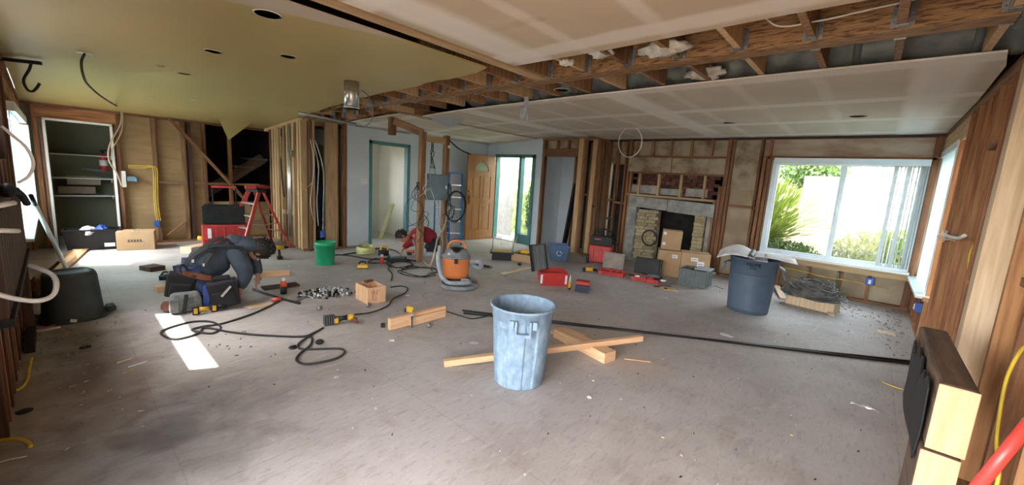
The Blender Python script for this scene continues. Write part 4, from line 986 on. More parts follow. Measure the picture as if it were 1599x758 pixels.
toolbit('spray_bottle', 'black bottle with orange-red top standing near the worker, left of fittings', 'bottle', 443, 459, [('can', MB().cyl((0, 0, 0), (0, 0, .09), .036), blk), ('label_band', MB().cyl((0, 0, .09), (0, 0, .155), .036, .03), mat('orange_red', (.7, .1, .04), .4)), ('cap', MB().cyl((0, 0, .155), (0, 0, .19), .018), papw)])
cord('pry_bar', 'long dark steel pry bar lying in front of the kneeling worker', 'pry bar', [(395, 452), (430, 464), (468, 474)], .014, blk, k=2)
toolbit('wrench', 'grey adjustable wrench between the pry bar and the fittings', 'wrench', 470, 468, [('shaft', MB().bar((-.06, -.06, .015), (.04, .05, .015), .025, .012), galv), ('jaw', MB().box((.055, .065, .015), (.05, .03, .018), (0, 0, .3)).box((-.07, -.07, .015), (.04, .04, .016)), galv)])
toolbit('connector', 'red plug end lying on the floor by the thin plywood strip', 'plug', 432, 472, [('plug', MB().cyl((-.04, 0, .025), (.04, .02, .03), .022), mat('orange_red', (.7, .1, .04), .4))])
toolbit('hose_fitting', 'black round cap lying in front of the cord loop', 'cap', 458, 544, [('cap', MB().lathe([(.03, 0), (.035, .006), (.03, .014), (.001, .014)], 18), blk)])
toolbit('cord_plug', 'black plug lying next to the dark cord loop', 'plug', 499, 538, [('plug', MB().ell((0, 0, .022), (.035, .028, .022)), blk)])
toolbit('black_socket', 'small black cube-like socket left of the timber block', 'socket', 598, 511, [('block', MB().box((0, 0, .018), (.04, .035, .035)), blk)])

# ---- debris
def scrap(label, px, py, s, m=papw, seed=0, name='paper_scrap', cat='paper'):
    r = random.Random(seed+int(px)); mb = MB(); n_ = 7
    pts = [(s*cos(2*pi*i/n_)*r.uniform(.5, 1), s*sin(2*pi*i/n_)*r.uniform(.5, 1)*.7, .004+r.uniform(0, .01)) for i in range(n_)]
    mb.prism(pts, (0, 0, .002)); o = mb.obj(name, m); c = FL(px, py); o.location = c; o.rotation_euler = (0, 0, RZ(c)); return tag(o, label, cat)
scrap('crumpled grey and white plastic wrapper lying left of dusty bin', 741, 537, .06, plast, 3, 'wrapper', 'wrapper')
scrap('white paper scrap in front of the timber block', 612, 534, .035, papw, 1)
scrap('small white paper triangle behind the timber block', 636, 463, .03, papw, 2)
scrap('white scrap on the floor between worker and bucket', 452, 417, .02, papw, 2)
scrap('white scrap near the floor centre left of yellow charger', 512, 433, .02, papw, 2)
scrap('tan chunk of wood left of the plywood crate', 546, 439, .045, w_pale, 2, 'wood_chunk', 'wood')
scrap('grey-white scrap flattened on the floor behind the two black pipes', 1132, 525, .09, papw, 2)
scrap('white scrap of paper right of dusty bin foreground', 920, 623, .03, papw, 2)
t, k = fthing('nail_plate', 'white torn printed label lying on the floor near the stacked beams', 'label', 1350, 637)
sheet('sheet', lambda u, v: (-.08+u*.16, -.025+v*.05+.02*sin(u*3), .004+.008*sin(u*9+v*3)), 10, 3, papw, t, .001)
MB().bx(-.04, .03, -.002, .002, .013, .015).bx(-.04, .01, .008, .011, .013, .015).obj('print', greyp, t)
r = random.Random(5)
for nm, m, N_, box_, sz, z in (('sawdust_debris', w_cut, 90, (-4.5, .2, 2.2, 7.6), .007, 0), ('plaster_crumbs', papw, 110, (-5, .2, 1.0, 7), .005, 0), ('dark_debris', w_dark, 120, (-5.5, .3, .4, 7.5), .006, 0)):
    mb = MB()
    for _ in range(N_):
        x, y = r.uniform(box_[0], box_[1]), r.uniform(box_[2], box_[3]); s = sz*r.uniform(.4, 1.4)
        mb.box((x, y, .004), (s*2, s*r.uniform(.3, 1), .006), (0, 0, r.uniform(0, 3)))
    o = mb.obj(nm, m); stuff(tag(o, {'sawdust_debris': 'scattered tan wood chips over the whole floor', 'plaster_crumbs': 'scattered white plaster crumbs over the whole floor', 'dark_debris': 'scattered dark splinters and grit over the whole floor'}[nm], 'debris'))
# denser rubble: along right/back wall corner, left wall corner, bottom left
mb = MB()
for cx, cy, sx_, sy_, N_ in ((-.3, 7.3, .7, .5, 160), (.35, 6.6, .15, 1.0, 90), (-4.6, .0, .8, .2, 120), (-3.9, .9, .25, .12, 12), (-3.3, .1, .4, .2, 20)):
    for _ in range(N_):
        x, y = r.gauss(cx, sx_*.6), r.gauss(cy, sy_*.6)
        if x > .5 or y > 7.88 or y < -.2: continue
        s = r.uniform(.004, .016); mb.box((x, y, .006), (s*2, s*r.uniform(.2, .6), .008), (0, r.uniform(-.2, .2), r.uniform(0, 3)))
stuff(tag(mb.obj('wood_rubble', w_grey), 'small wood rubble swept along the walls and window corner', 'debris'))
for px, py, L_, m, lb in ((215, 572, .10, papw, 'white splinters lying on floor below sun patch at left'), (195, 566, .08, w_pale, 'pale wood sliver among the floor dirt at left'), (200, 583, .06, w_new, 'broken stick lying near the left foreground floor')):
    c = FL(px, py); o = MB().bar((-L_/2, 0, .006), (L_/2, .03, .01), .008, .006).obj('splinter', m); o.location = c; o.rotation_euler = (0, 0, RZ(c)); tag(o, lb, 'splinter')
for px, py, s, lb in ((133, 543, .035, 'small black hole cover in floor in front of upturned bin'), (38, 643, .035, 'dark rubber washer on the floor at far left')):
    c = FL(px, py); o = MB().lathe([(s, 0), (s, .004), (s*.6, .006), (.001, .006)], 16).obj('floor_cap', blkm); o.location = c; tag(o, lb, 'cap')
cord('yellow_wire', 'thin yellow wire on floor near the stacked beams at right', 'wire', [(1378, 597), (1395, 604), (1412, 609), (1420, 612)], .004, yelw)
cord('yellow_cable', 'yellow cable curling out from the left wall, upper of two', 'cable', [(-10, 608), (10, 612), (30, 608), (42, 595), (46, 575), (49, 560, .02)], .008, yelw)
cord('yellow_cable', 'yellow cable end at the bottom left corner', 'cable', [(-10, 690), (10, 687), (30, 686), (45, 692), (48, 698)], .009, yelw)
cord('white_wire', 'thin white wire scrap at the bottom left edge', 'wire', [(-5, 724), (15, 718), (42, 713)], .003, whc)
# ---- step ladder (red) behind the kneeling worker
p = FL(403, 388); t = thing('step_ladder', 'red fibreglass step ladder with a red tool on its cap by the stud corner', 'ladder', (p.x, p.y, 0), RZ(p)+radians(-62)); k = MP(p); LT = t; LP = p
H_ = (388-300)*k
wf, wt = .30, .16; dep = .42
for s in (-1, 1):
    board('front_rail', redf, t, (s*wf, -dep, 0), (s*wt, -.04, H_), .025, .07, bev=.003)
    board('rear_rail', redf, t, (s*(wf-.02), dep, 0), (s*(wt-.02), .04, H_), .02, .04, bev=.003)
for i in range(1, 5):
    f = i/5; y = -dep+(dep-.04)*f; w = wf+(wt-wf)*f
    MB().box((0, y, H_*f), (2*w, .075, .025)).obj('step', alu, t, .003)
for f in (.3, .6): MB().bar((-(wf-.02)+(wf-wt)*f, dep-(dep-.04)*f, H_*f), ((wf-.02)-(wf-wt)*f, dep-(dep-.04)*f, H_*f), .02, .02).obj('rear_brace', alu, t)
for s in (-1, 1): MB().tube([(s*.22, -.26, H_*.47), (s*.22, 0, H_*.44), (s*.22, .24, H_*.47)], .008).obj('spreader', steel, t)
MB().box((0, 0, H_+.02), (.38, .16, .05)).obj('top_cap', blk, t, .01)
o = thing('tool_case', 'red and black tool case resting on the step ladder cap', 'case', (p.x, p.y, H_+.047), RZ(p)+.1)
MB().box((-.08, 0, .03), (.17, .16, .06), None, .9, .9).obj('case_body', redp, o, .01); MB().ell((.10, 0, .04), (.12, .08, .04)).obj('case_end', mat('dark_red', (.25, .02, .02), .5), o)

# ---- rolling tool cart with open red box and black crate (left)
def pack_crate(t, mname, c, d, m, ribs=True, tx=1.0, th=.012, ty=1.0):
    MB().tray(c, d, th, None, tx, ty).obj(mname, m, t)
    r_ = MB(); w, l, h = d
    n1 = 6
    for i in range(n1):
        x = -w/2+w*(i+.5)/n1
        for s in (-1, 1): r_.box((c[0]+x, c[1]+s*(l/2+.004), c[2]+h*.5), (.012, .012, h*.9))
    for s in (-1, 1):
        for z in (.12, .5, .93): r_.box((c[0], c[1]+s*(l/2+.006), c[2]+h*z), (w+.02, .014, .018))
        for y in (-.3, 0, .3): r_.box((c[0]+s*(w/2+.004), c[1]+y*l, c[2]+h*.5), (.012, .02, h*.9))
    r_.obj(mname+'_ribs', m, t)
p = FL(352, 392)+Vector((0, 0, 0)); k = MP(p)
t = thing('tool_cart', 'rolling tool stack, black crate on red box with tall handle, by stair framing', 'tool cart', (p.x, p.y, 0), RZ(p)-.05)
MB().box((0, .2, .24), (60*k*.95, .36, .40)).obj('lower_box', redp, t, .015)
for x in (-.2, .2): MB().box((x, .01, .3), (.05, .03, .16)).obj('latch', papw if x < 0 else redp, t, .004)
fr = MB()
for z in (.06, .2, .43): fr.box((0, .005, z), (58*k*.95, .02, .02))
for x in (-.12, 0, .12): fr.box((x, .008, .28), (.015, .02, .3))
fr.obj('lower_ribs', redp, t)
pack_crate(t, 'crate', (0, .2, .45), (.56, .36, .30), blk)
hd = MB()
for s in (-1, 1): hd.bar((s*.165, .40, .4), (s*.165, .40, 1.04), .035, .02)
hd.obj('handle_rail', blk, t); MB().bar((-.18, .40, 1.05), (.18, .40, 1.05), .03, .03).obj('handle_grip', redp, t)
for s in (-1, 1): MB().cyl((s*.27, .36, .09), (s*.31, .36, .09), .09, n=20).obj('wheel', rubber, t)

# ---- cardboard box with printing, black tote
p = FL(213, 391); k = MP(p); t = thing('cardboard_box', 'closed cardboard box with faint printed marks by the pantry doorway', 'box', (p.x, p.y, 0), RZ(p)-.12)
w = 44*k; MB().box((0, .16, 14*k*1.05), (w, .32, 29*k)).obj('carton', card, t, .004); MB().bx(-.03, .03, 0, .32, 29.3*k, 29.6*k).obj('tape', mat('tape', (.5, .38, .24), .3), t)
r = random.Random(8)
for i in range(5): MB().bx(-.09+.035*i, -.068+.035*i, -.003, -.001, 13*k+r.uniform(0, .01), 17*k).obj('print_mark', mat('print_ink', (.10, .07, .05), .8), t)
MB().bx(-.10, .10, -.003, -.001, 13*k, 13.6*k).obj('print_mark', mat('print_ink', (.10, .07, .05), .8), t)
p = FL(147, 391); k = MP(p); t = thing('storage_tote', 'black storage tote holding white and blue bags in the pantry doorway', 'tote', (p.x, p.y, 0), RZ(p)-.05)
MB().tray((0, .17, 0), (.56, .3, .31), .012, None, 1.12, 1.12).obj('tub', blk, t); MB().box((.18, -.018, .08), (.12, .006, .06), (.06, 0, 0)).obj('sticker', papw, t)
rim = MB(); 
for y in (-.0, .34): rim.box((0, y, .31), (.65, .03, .02))
for x in (-.315, .315): rim.box((x, .17, .31), (.03, .35, .02))
rim.obj('rim', blk, t)
q = t.location; RT_ = Matrix.Rotation(t.rotation_euler.z, 3, 'Z')
def lump(name, label, cat, c, d, m, seed=1, n_=7):
    o = blob_mesh(d, seed, 1.0).obj(name, m); o.location = c; return tag(o, label, cat)
lump('bag', 'white crumpled bag inside the black tote', 'bag', q+RT_@Vector((-.05, .14, .28)), (.17, .09, .07), papw, 2)
lump('bag', 'bright blue crumpled bag inside black tote', 'bag', q+RT_@Vector((.10, .17, .29)), (.10, .08, .08), bluebox, 3)
# pantry shelves and contents
for i, (yy, lb) in enumerate(((241, 'upper pantry shelf, empty, against the sage wall'), (277, 'middle pantry shelf carrying a carton and red extinguisher'), (304, 'lower pantry shelf carrying long cartons'))):
    z = PX(130, yy, -10.3).z; z2 = z
    t = thing('shelf', lb, 'shelf', (-10.45, .3, z-.02)); MB().box((0, 0, 0), (.44, 1.22, .02)).obj('shelf_board', white if i else walli, t)
    for y in (-.4, .4): MB().box((-.1, y, -.04), (.2, .02, .06)).obj('bracket', white, t)
def carton(label, a, b, x, h=None):
    A, B = PX(a[0], a[1], x), PX(b[0], b[1], x)
    t = thing('carton', label, 'carton', (x-.14, (A.y+B.y)/2, B.z)); w = abs(B.y-A.y); h = A.z-B.z
    MB().box((0, 0, h/2), (.26, w, h)).obj('box', mat('grey_card', (.33, .27, .2), .8), t, .004); MB().box((0, 0, h+.001), (.26, .05, .002)).obj('tape', card, t)
carton('long cardboard carton lying on the lower pantry shelf', (90, 291), (150, 303), -10.25)
carton('cardboard carton on the middle pantry shelf above the long one', (104, 275), (158, 289.5), -10.25)
a = PX(163, 268, -10.3); t = thing('fire_extinguisher', 'red fire extinguisher standing on the middle pantry shelf', 'extinguisher', a, 0)
MB().lathe([(.05, 0), (.055, .01), (.055, .26), (.04, .3), (.02, .32)], 18).obj('cylinder', redp, t); MB().cyl((0, 0, .32), (0, 0, .35), .015).bar((0, -.04, .36), (0, .05, .37), .02, .02).obj('valve', blk, t); MB().lathe([(.0555, .10), (.0555, .2)], 18).obj('band', papw, t)
a = PX(152, 268, -10.22); t = thing('tool_roll', 'small grey tool pile on the middle pantry shelf beside extinguisher', 'tools', a); MB().cyl((0, -.18, .03), (0, .0, .03), .028).box((0, .02, .02), (.1, .1, .04)).obj('tools', greyp, t)
# door lever / box on pantry jamb
a = PX(196, 280, -9.26); t = thing('outlet_box', 'white cover and blue junction box mounted beside the pantry doorway', 'outlet box', a); MB().box((0, -.02, 0), (.05, .05, .26)).obj('cover', white, t, .004); MB().box((.0, .07, .01), (.07, .10, .08)).obj('box', mat('slate_box', (.12, .2, .26), .5), t, .006); MB().ell((.0, .13, .0), (.04, .03, .05)).obj('knob', mat('slate_box', (.12, .2, .26), .5), t)

# ---- posts with the electrical panel
t = thing('post_frame', 'two rough posts with crosspieces left standing beside the hall doorway', 'posts', (-5.72, 4.10, 0))
PA = FL(657, 409); PB = FL(693, 406, 0); PB = Vector((-5.72, 4.62, 0))
za, zb = VZ(660, 206, (-5.72, 4.1)), 2.17
stud(t, 0, 0, 0, za, .09, .09, w_old, 'post'); stud(t, 0, .50, .0, zb, .09, .08, w_old, 'post')
board('crosspiece', w_new, t, (-.0, -.02, za-.10), (0, .54, za-.10), .04, .10); board('crosspiece', w_red, t, (0, .04, 1.10), (0, .46, 1.10), .04, .09)
a = VZ(632, 195, (-6.1, 3.9))
board('top_plank', w_old, t, (-.45, -.25, a+.05), (.0, .0, za-.02), .05, .12); board('hanging_block', w_old, t, (-.5, -.26, 2.10), (-.5, -.26, 2.42), .09, .1)
a = VZ(680, 312, (-5.7, 4.35)); b_ = VZ(680, 272, (-5.7, 4.35))
ep = thing('electrical_panel', 'grey electrical breaker panel mounted between the two posts', 'electrical panel', (-5.66, 4.37, a), 0)
MB().box((.02, .0, (b_-a)/2), (.11, .38, b_-a)).obj('cabinet', panelm, ep, .006); MB().box((.08, 0, (b_-a)/2), (.008, .34, (b_-a)*.92)).obj('cover', panelm, ep, .003); MB().box((.088, .14, (b_-a)/2), (.01, .02, .05)).obj('latch', steel, ep)
MB().tube([(.0, .05, 0), (.0, .08, -.4), (.08, .12, -.75), (.06, .10, -a+.02)], .011).obj('conduit', hosel, ep)
def bundle(label, c, n_, seed, sp, drop, m, cat='wires', r0=.005, name='hanging_wires'):
    r = random.Random(seed); mb = MB()
    for _ in range(n_):
        P = [(r.uniform(-.02, .02), r.uniform(-.02, .02), 0)]
        for j in range(1, 5): P.append((r.uniform(-1, 1)*sp*j/3, r.uniform(-1, 1)*sp*j/3, -drop*j/4*r.uniform(.7, 1.1)))
        mb.tube(smooth_curve(P, 5), r0*r.uniform(.7, 1.3), 5)
    o = mb.obj(name, m); o.location = c; stuff(o); return tag(o, label, cat)
bundle('black wires drooping from the posts to left of the panel', (-5.72, 4.02, 1.35), 6, 2, .22, .9, rubber)
bundle('pale wires tangled at the left post above the panel', (-5.66, 4.14, 1.5), 6, 3, .12, .5, whc, r0=.004)
bundle('black cables hanging on the right post beside the blue ladders', (-5.62, 4.62, 1.35), 4, 4, .10, .75, rubber, r0=.01)
bundle('dark wires running up inside the post frame above the panel', (-5.72, 4.3, 2.05), 6, 5, .06, .55, rubber)
cc = coilcord('coil of black cable hanging from the right post', 700, 330, 10, 12, 4, .010, rubber, 0, .05, 'cable_coil'); cc.location = (-5.6, 4.75, .95); cc.rotation_euler = (0, pi/2, .3)
wire3('white_hose', 'tan hose arching from the floor up to the right post', 'hose', [(-5.6, 4.1, .02), (-5.2, 3.95, .05), (-5.15, 4.0, .35), (-5.3, 4.15, .45), (-5.45, 4.4, .6), (-5.6, 4.6, .95)], .014, mat('tan_hose', (.48, .38, .26), .5))
MB().ell((0, 0, 0), (.03, .03, .03)).obj('dummy', white).name = 'smoke_knob'; o = bpy.data.objects['smoke_knob']; o.location = (-5.66, 4.62, 1.98); tag(o, 'small round white bulb holder on top of right post', 'bulb')
# wires over the entry
wire3('black_cable', 'black cable ends reaching out from the post top toward the entry', 'cable', [(-5.7, 4.6, 2.12), (-5.6, 4.75, 1.98), (-5.65, 4.95, 1.93), (-5.7, 5.15, 1.90)], .012, rubber)
# blue ladders
for i, (px, s) in enumerate(((694, 0), (712, 1))):
    c = FL(px, 384); t = thing('folded_ladder', ('blue fibreglass ladder leaning folded behind the left post', 'blue fibreglass ladder leaning behind the right post and hung cable')[i], 'ladder', (c.x-.1, c.y, 0), RZ(c)+.3*(1-i))
    h = 1.55 if i else 1.2
    for x in (-.13, .13): board('rail', ladb, t, (x*1.3, 0, 0), (x, .18, h), .03, .07)
    for j in range(1, 6): MB().box((0, .18*j/6, h*j/6), (.28, .05, .02)).obj('rung', alu, t)
    MB().box((0, .18, h), (.32, .1, .04)).obj('top_cap', mat('light_blue', (.1, .25, .5), .5), t)

# ---- objects by the stud corner
a = FL(494, 392); jk = thing('jacket', 'dark navy jacket hanging in the gap behind the green bucket', 'jacket', (-7.7, 3.18, 0)); MB().lathe([(.05, .45), (.16, .5), (.17, .8), (.14, 1.2), (.10, 1.45), (.04, 1.5)], 16, sy=.6).obj('coat', mat('navy_cloth', (.012, .018, .05), .9), jk)
MB().tube([(-.1, -.1, 1.4), (-.12, -.13, 1.0), (-.1, -.14, .6)], .05).obj('sleeve', mat('navy_cloth', (.012, .018, .05), .9), jk)
t = thing('chair', 'dark folding chair standing in the passage under the navy jacket', 'chair', (-7.95, 3.2, 0))
for x in (-.15, .15):
    for y in (-.12, .12): MB().cyl((x, y, 0), (x, y, .44), .014).obj('leg', blk, t)
MB().box((0, 0, .45), (.36, .34, .03)).obj('seat', blk, t)
r = random.Random(3)
for i in range(3):
    y = 2.98+.04*i
    wire3('white_cable', ('leftmost white cable drooping in the gap behind the green bucket', 'middle white cable drooping beside the navy jacket', 'rightmost white cable drooping beside the navy jacket')[i], 'cable', [(-7.38, y, 1.95), (-7.36, y+.05+.03*i, 1.55), (-7.38, y+.02+.06*i, 1.2), (-7.36, y-.02+.07*i, .85), (-7.38, y+.04+.04*i, .55-.1*i)], .006, whc)
cd_ = MB().cyl((0, 0, 0), (0, 0, 1.95), .022, n=14); o = cd_.obj('conduit', alu); o.location = (-7.98, 2.84, .2); tag(o, 'shiny vertical metal conduit fixed on the kitchen stud wall', 'conduit')
o = MB().cyl((0, 0, 0), (0, 0, 1.95), .014, n=12).obj('conduit', alu); o.location = (-7.92, 2.84, .2); tag(o, 'thinner metal conduit just right of the shiny one', 'conduit')
o = MB().box((0, 0, 0), (.11, .05, .11)).obj('outlet_box', galv, None, .006); o.location = PY(457, 240, 2.842); o.location.x = -7.86; tag(o, 'dark steel junction box fixed high on the kitchen stud wall', 'outlet box')
wire3('black_cable', 'black cable running down between the studs left of conduit', 'cable', [(-8.30, 2.84, 2.15), (-8.32, 2.83, 1.6), (-8.26, 2.82, 1.2), (-8.2, 2.83, .9)], .014, rubber)
wire3('yellow_cable', 'yellow cable stapled along the stud corner', 'cable', [(-8.3, 2.83, 2.0), (-8.32, 2.83, 1.3), (-8.3, 2.83, .7)], .007, yelw)
wire3('yellow_cable', 'short yellow cable hanging at the corner post', 'cable', [(-7.46, 2.86, 1.2), (-7.42, 2.88, 1.1), (-7.42, 2.95, 1.15), (-7.41, 3.02, 1.22)], .006, yelw)
o = MB().box((0, 0, 0), (.05, .07, .12)).obj('outlet_box', bluebox, None, .005); o.location = PX(504, 366, -7.36); tag(o, 'blue outlet box low on the wide post behind the bucket', 'outlet box')
# yellow cables on the pantry wall
Q = lambda x, y, c=-9.27: PX(x, y, c)
for i, off in enumerate((0, 3, 6)):
    wire3('yellow_cable', ('yellow cable dropping down the first bare stud of pantry wall, left run', 'yellow cable dropping down the first bare stud, middle run', 'yellow cable dropping down the first bare stud, right run')[i], 'cable', [Q(200, 258+2*i), Q(225, 259+2*i), Q(238+off, 262), Q(240+off, 290), Q(241+off, 320), Q(245+off, 345)], .005, yelw)
o = MB().box((0, 0, 0), (.05, .07, .1)).obj('outlet_box', bluebox, None, .005); o.location = Q(245, 350); tag(o, 'blue outlet box low on the first bare stud of pantry wall', 'outlet box')
# ceiling cables at left
z1 = zc(-6)-.01
def CE(px, py, dz=.012):
    c = FL(px, py, 2.4)
    for _ in range(12): c = FL(px, py, zc(c.x)-dz)
    return c
a, b_ = CE(132, 84), Q(186, 168, -9.2); x0 = a.x
wire3('black_cable', 'black cable drooping from ceiling slot to the pantry door header', 'cable', [a, Q(127, 97, x0+.1), Q(130, 118, x0), Q(138, 133, x0-.4), Q(160, 152, x0-1.2), b_], .010, rubber)
wire3('white_cable', 'pale looped cable hanging beside the pantry doorway', 'cable', [Q(190, 170, -9.2), Q(188, 195, -9.2), Q(172, 225, -9.2), Q(170, 250, -9.2), Q(182, 270, -9.2), Q(190, 290, -9.2)], .012, mat('tan_hose', (.48, .38, .26), .5))
wire3('white_cable', 'thin pale cable looping right beside the pale looped cable', 'cable', [Q(191, 170, -9.2), Q(190, 205, -9.2), Q(176, 232, -9.2), Q(174, 250, -9.2)], .008, mat('tan_hose', (.48, .38, .26), .5))
a, b_ = CE(-6, 89, .03), CE(64, 97, .03); x1 = CE(49, 97).x
t = thing('track_light', 'black track strip on yellow ceiling in the upper left corner', 'track', a); L_ = b_-a
MB().bar((0, 0, -.012), (L_.x, L_.y, L_.z-.012), .035, .03).obj('track', blkm, t)
wire3('black_cable', 'black cable with bent end hanging from the ceiling track', 'cable', [Q(49, 97, x1), Q(46, 108, x1), Q(37, 125, x1), Q(42, 139, x1), Q(50, 143, x1), Q(57, 138, x1), Q(62, 130, x1)], .012, rubber)
o = MB().cyl((0, 0, -.004), (0, 0, .0), .06).obj('ceiling_plate', walli); o.location = CE(132, 83, .002); tag(o, 'round cutout plate where black cable leaves the yellow ceiling', 'plate')
# recessed light holes, their darkness put in as flat coloured discs
for i, (px, py) in enumerate(((418, 22), (450, 88), (333, 80), (287, 115), (303, 154), (235, 151), (250, 103))):
    c = FL(px, py, 2.45)
    for _ in range(3): c = FL(px, py, zc(c.x))
    t = thing('light_hole', ('round light cutout with grey rim nearest the ceiling seam', 'dark round light cutout left of the steel duct', 'round light cutout in the middle of yellow ceiling', 'small torn round cutout on yellow ceiling above the stair framing', 'small crossed cutout close to the hanging flap', 'faint small cutout near the pantry header', 'faint small cutout in the left middle of yellow ceiling')[i], 'ceiling cutout', c-Vector((0, 0, .004)))
    s = (.075, .06, .06, .05, .04, .035, .03)[i]
    MB().lathe([(s, 0), (s*1.12, 0), (s*1.12, .004), (s, .004), (s, 0)], 24).obj('rim', walli, t); MB().lathe([(s, .002), (.001, .0021)], 24).obj('opening', blkm if i in (0, 1, 2) else w_grey, t)
for px, py, lb in ((1340, 182, 'dark slot light cutout in lower drywall near the window'), (1137, 192, 'dark slot light cutout in the lower drywall above fireplace'), (877, 141, 'small round cutout in the lower drywall behind the beam middle')):
    c = FL(px, py, 2.446); t = thing('light_hole', lb, 'ceiling cutout', c); MB().lathe([(.075, 0), (.085, 0), (.085, .004), (.075, .004), (.075, 0)], 20).obj('rim', walli, t); MB().lathe([(.075, .002), (.001, .0021)], 20).obj('opening', blkm, t)  # black disc stands for the shade inside each hole
# duct can hanging from the yellow ceiling
c = FL(549, 127, 2.45); t = thing('vent_duct', 'shiny round steel duct stub hanging below the yellow ceiling edge', 'duct', (c.x, c.y, 2.10)); kk = MP(c); c = t.location
R_ = 10.5*kk*1.0
zb_ = VZ(550, 170, c); t.location.z = zb_
MB().lathe([(R_, 0), (R_, 2.46-zb_)], 32).lathe([(R_*.97, 0), (R_*.97, 2.46-zb_)], 32).obj('pipe', steel, t); MB().lathe([(R_*1.03, 0), (R_*1.03, .02), (R_, .02), (R_, 0), (R_*1.03, 0)], 32).obj('collar', steel, t); MB().lathe([(R_*.96, .15), (.001, .151)], 32).obj('damper', blkm, t)
wire3('black_cable', 'thin dark cable looping down from the open joists beside steel duct', 'cable', [FL(562, 140, 2.45), FL(575, 150, 2.38), FL(582, 170, 2.3), FL(580, 188, 2.2), FL(568, 198, 2.15), FL(555, 196, 2.15)], .008, hosem)
o = MB().cyl((0, 0, 0), FL(556, 194, 2.24)-FL(466, 176, 2.30), .018).obj('metal_pipe', galv); o.location = FL(466, 176, 2.30); tag(o, 'thin grey pipe running under the joists above the stud opening', 'pipe')
# plastic strip and cable ring
bundle('clear plastic sheeting strip hanging from the open joists behind the beam', FL(822, 152, 2.46), 5, 7, .05, .24, plast, 'plastic', .018, 'plastic_strip')
c = FL(984, 222, 2.2); P = [(.0, 0, .25)]
C0 = Vector((-3.2, 6.4, 0)); kk = MP(C0); zc0 = VZ(984, 222, C0); e = Vector((cos(RZ(C0)), sin(RZ(C0)), 0)); C1 = Vector((FL(984, 222, zc0).x, FL(984, 222, zc0).y, zc0))
wire3('white_cable', 'large pale cable loop hanging from the lower drywall near the fireplace', 'cable', [C1+e*(16.5*kk*sin(radians(a)))+Vector((0, 0, 22*kk*cos(radians(a)))) for a in range(8, 368, 20)], .008, whc)
wire3('white_cable', 'thin white wire sagging beneath the beam near upper right', 'wire', [(-.72, 2.95, 2.62), (-.6, 2.95, 2.50), (-.4, 2.95, 2.49), (-.2, 3.0, 2.52), (.0, 3.05, 2.55)], .005, whc)
# ragged sheeting near second joist strip
sh = thing('plastic_sheet', 'grey plastic sheeting draped under the joists above the post frame', 'plastic sheet', FL(695, 190, 2.40))
sheet('sheet', lambda u, v: (-.3+.7*u, -.25+.5*v, .03-.10*sin(u*pi)*sin(v*pi)+.02*sin(u*9)), 14, 8, plast, sh)
# white silver pole + hoses at left wall
pa, pb = FL(105, 423), PX(48, 305, -6.2)
t = thing('pole', 'shiny white metal pole leaning against the left wall window', 'pole', pa)
L_ = pb-pa; MB().cyl((0, 0, .01), L_*.9, .02, n=12).obj('shaft', white, t); MB().cyl(L_*.9, L_, .018, n=12).obj('end_cap', blk, t)
pa = PY(0, 462, -.05); 
wire3('white_hose', 'thick white tube curving out from left edge over the upturned bin', 'hose', [PX(-20, 455, -2.6), PX(0, 461, -2.6), PX(30, 468, -2.6), PX(60, 470, -2.6), PX(82, 462, -2.65), PX(88, 445, -2.7), PX(82, 430, -2.8), PX(62, 420, -2.9), PX(47, 415, -3.0)], .010, whc)
wire3('white_cable', 'thin white wire arcing across the left wall window', 'cable', [PX(2, 197, -3), PX(20, 212, -3), PX(42, 232, -3), PX(52, 255, -3), PX(45, 275, -3), PX(28, 286, -3)], .007, whc)
for a, b_, m, lb in (((0, 323), (22, 317), whc, 'white pipe stub sticking out of left wall, upper one'), ((0, 360), (28, 361), whc, 'white pipe stub sticking out of left wall, lower one')):
    A, B = PX(a[0]-10, a[1], -2.6), PX(b_[0], b_[1], -2.7); o = MB().cyl((0, 0, 0), B-A, .010).obj('pipe_stub', m); o.location = A; tag(o, lb, 'pipe')
A = PX(-10, 300, -3.9); B = PX(12, 298, -4.2); t = thing('hose_bib', 'black fitting with cable at the left wall window sill', 'fitting', B); MB().ell((0, 0, 0), (.05, .04, .05)).tube(smooth_curve([v-B for v in (PX(12, 298, -4.2), PX(25, 299, -4.3), PX(35, 307, -4.4), PX(42, 318, -4.5))]), [.03]*6+[.022]*13).obj('fitting', blk, t)
# low dark cabinet at the left edge
t = thing('base_cabinet', 'dark slatted cabinet side at the left edge by the upturned bin', 'cabinet', (-4.0, -.215, 0))
for i in range(15): MB().box((.98-.14*i, .0, .94), (.125, .05, .48)).obj('slat', w_dark, t)
MB().box((0, .01, .68), (2.1, .06, .04)).obj('edge_strip', blkm, t)
for x in (-.9,): MB().box((x, 0, .33), (.06, .05, .66)).obj('leg', w_dark, t)
MB().box((-.75, .0, .05), (.5, .05, .1)).obj('toe_kick', blkm, t)
# sawhorse-like reddish clutter
lump('rag', 'crumpled brown cloth lying behind the white tube at the left wall', 'cloth', FL(55, 452, .09), (.12, .07, .10), leather, 4)
for i, (px, py, m) in enumerate(((40, 505, redp), (60, 520, whc), (20, 512, blk), (45, 500, blk), (52, 517, redp))):
    c = FL(px, py); r = random.Random(i); P = [(-.2, 0, .02), (-.1, .04, .03), (0, -.02, .02), (.12, .03, .02)]
    o = MB().tube(smooth_curve(P), .006+.003*(i % 2)).obj('wire_scrap', m); o.location = c; o.rotation_euler = (0, 0, RZ(c)+r.uniform(-.4, .4)); tag(o, ('red wire scrap at foot of the left cabinet', 'white wire scrap near the upturned bin rim', 'black wire scrap at the left edge of the floor', 'short black wire behind the red scrap at left', 'second red scrap touching the white wire')[i], 'wire')
lumber('lumber', 'pale upright board end at the far left edge of floor', (-6, 575), (6, 560), .12, .22, w_pale)

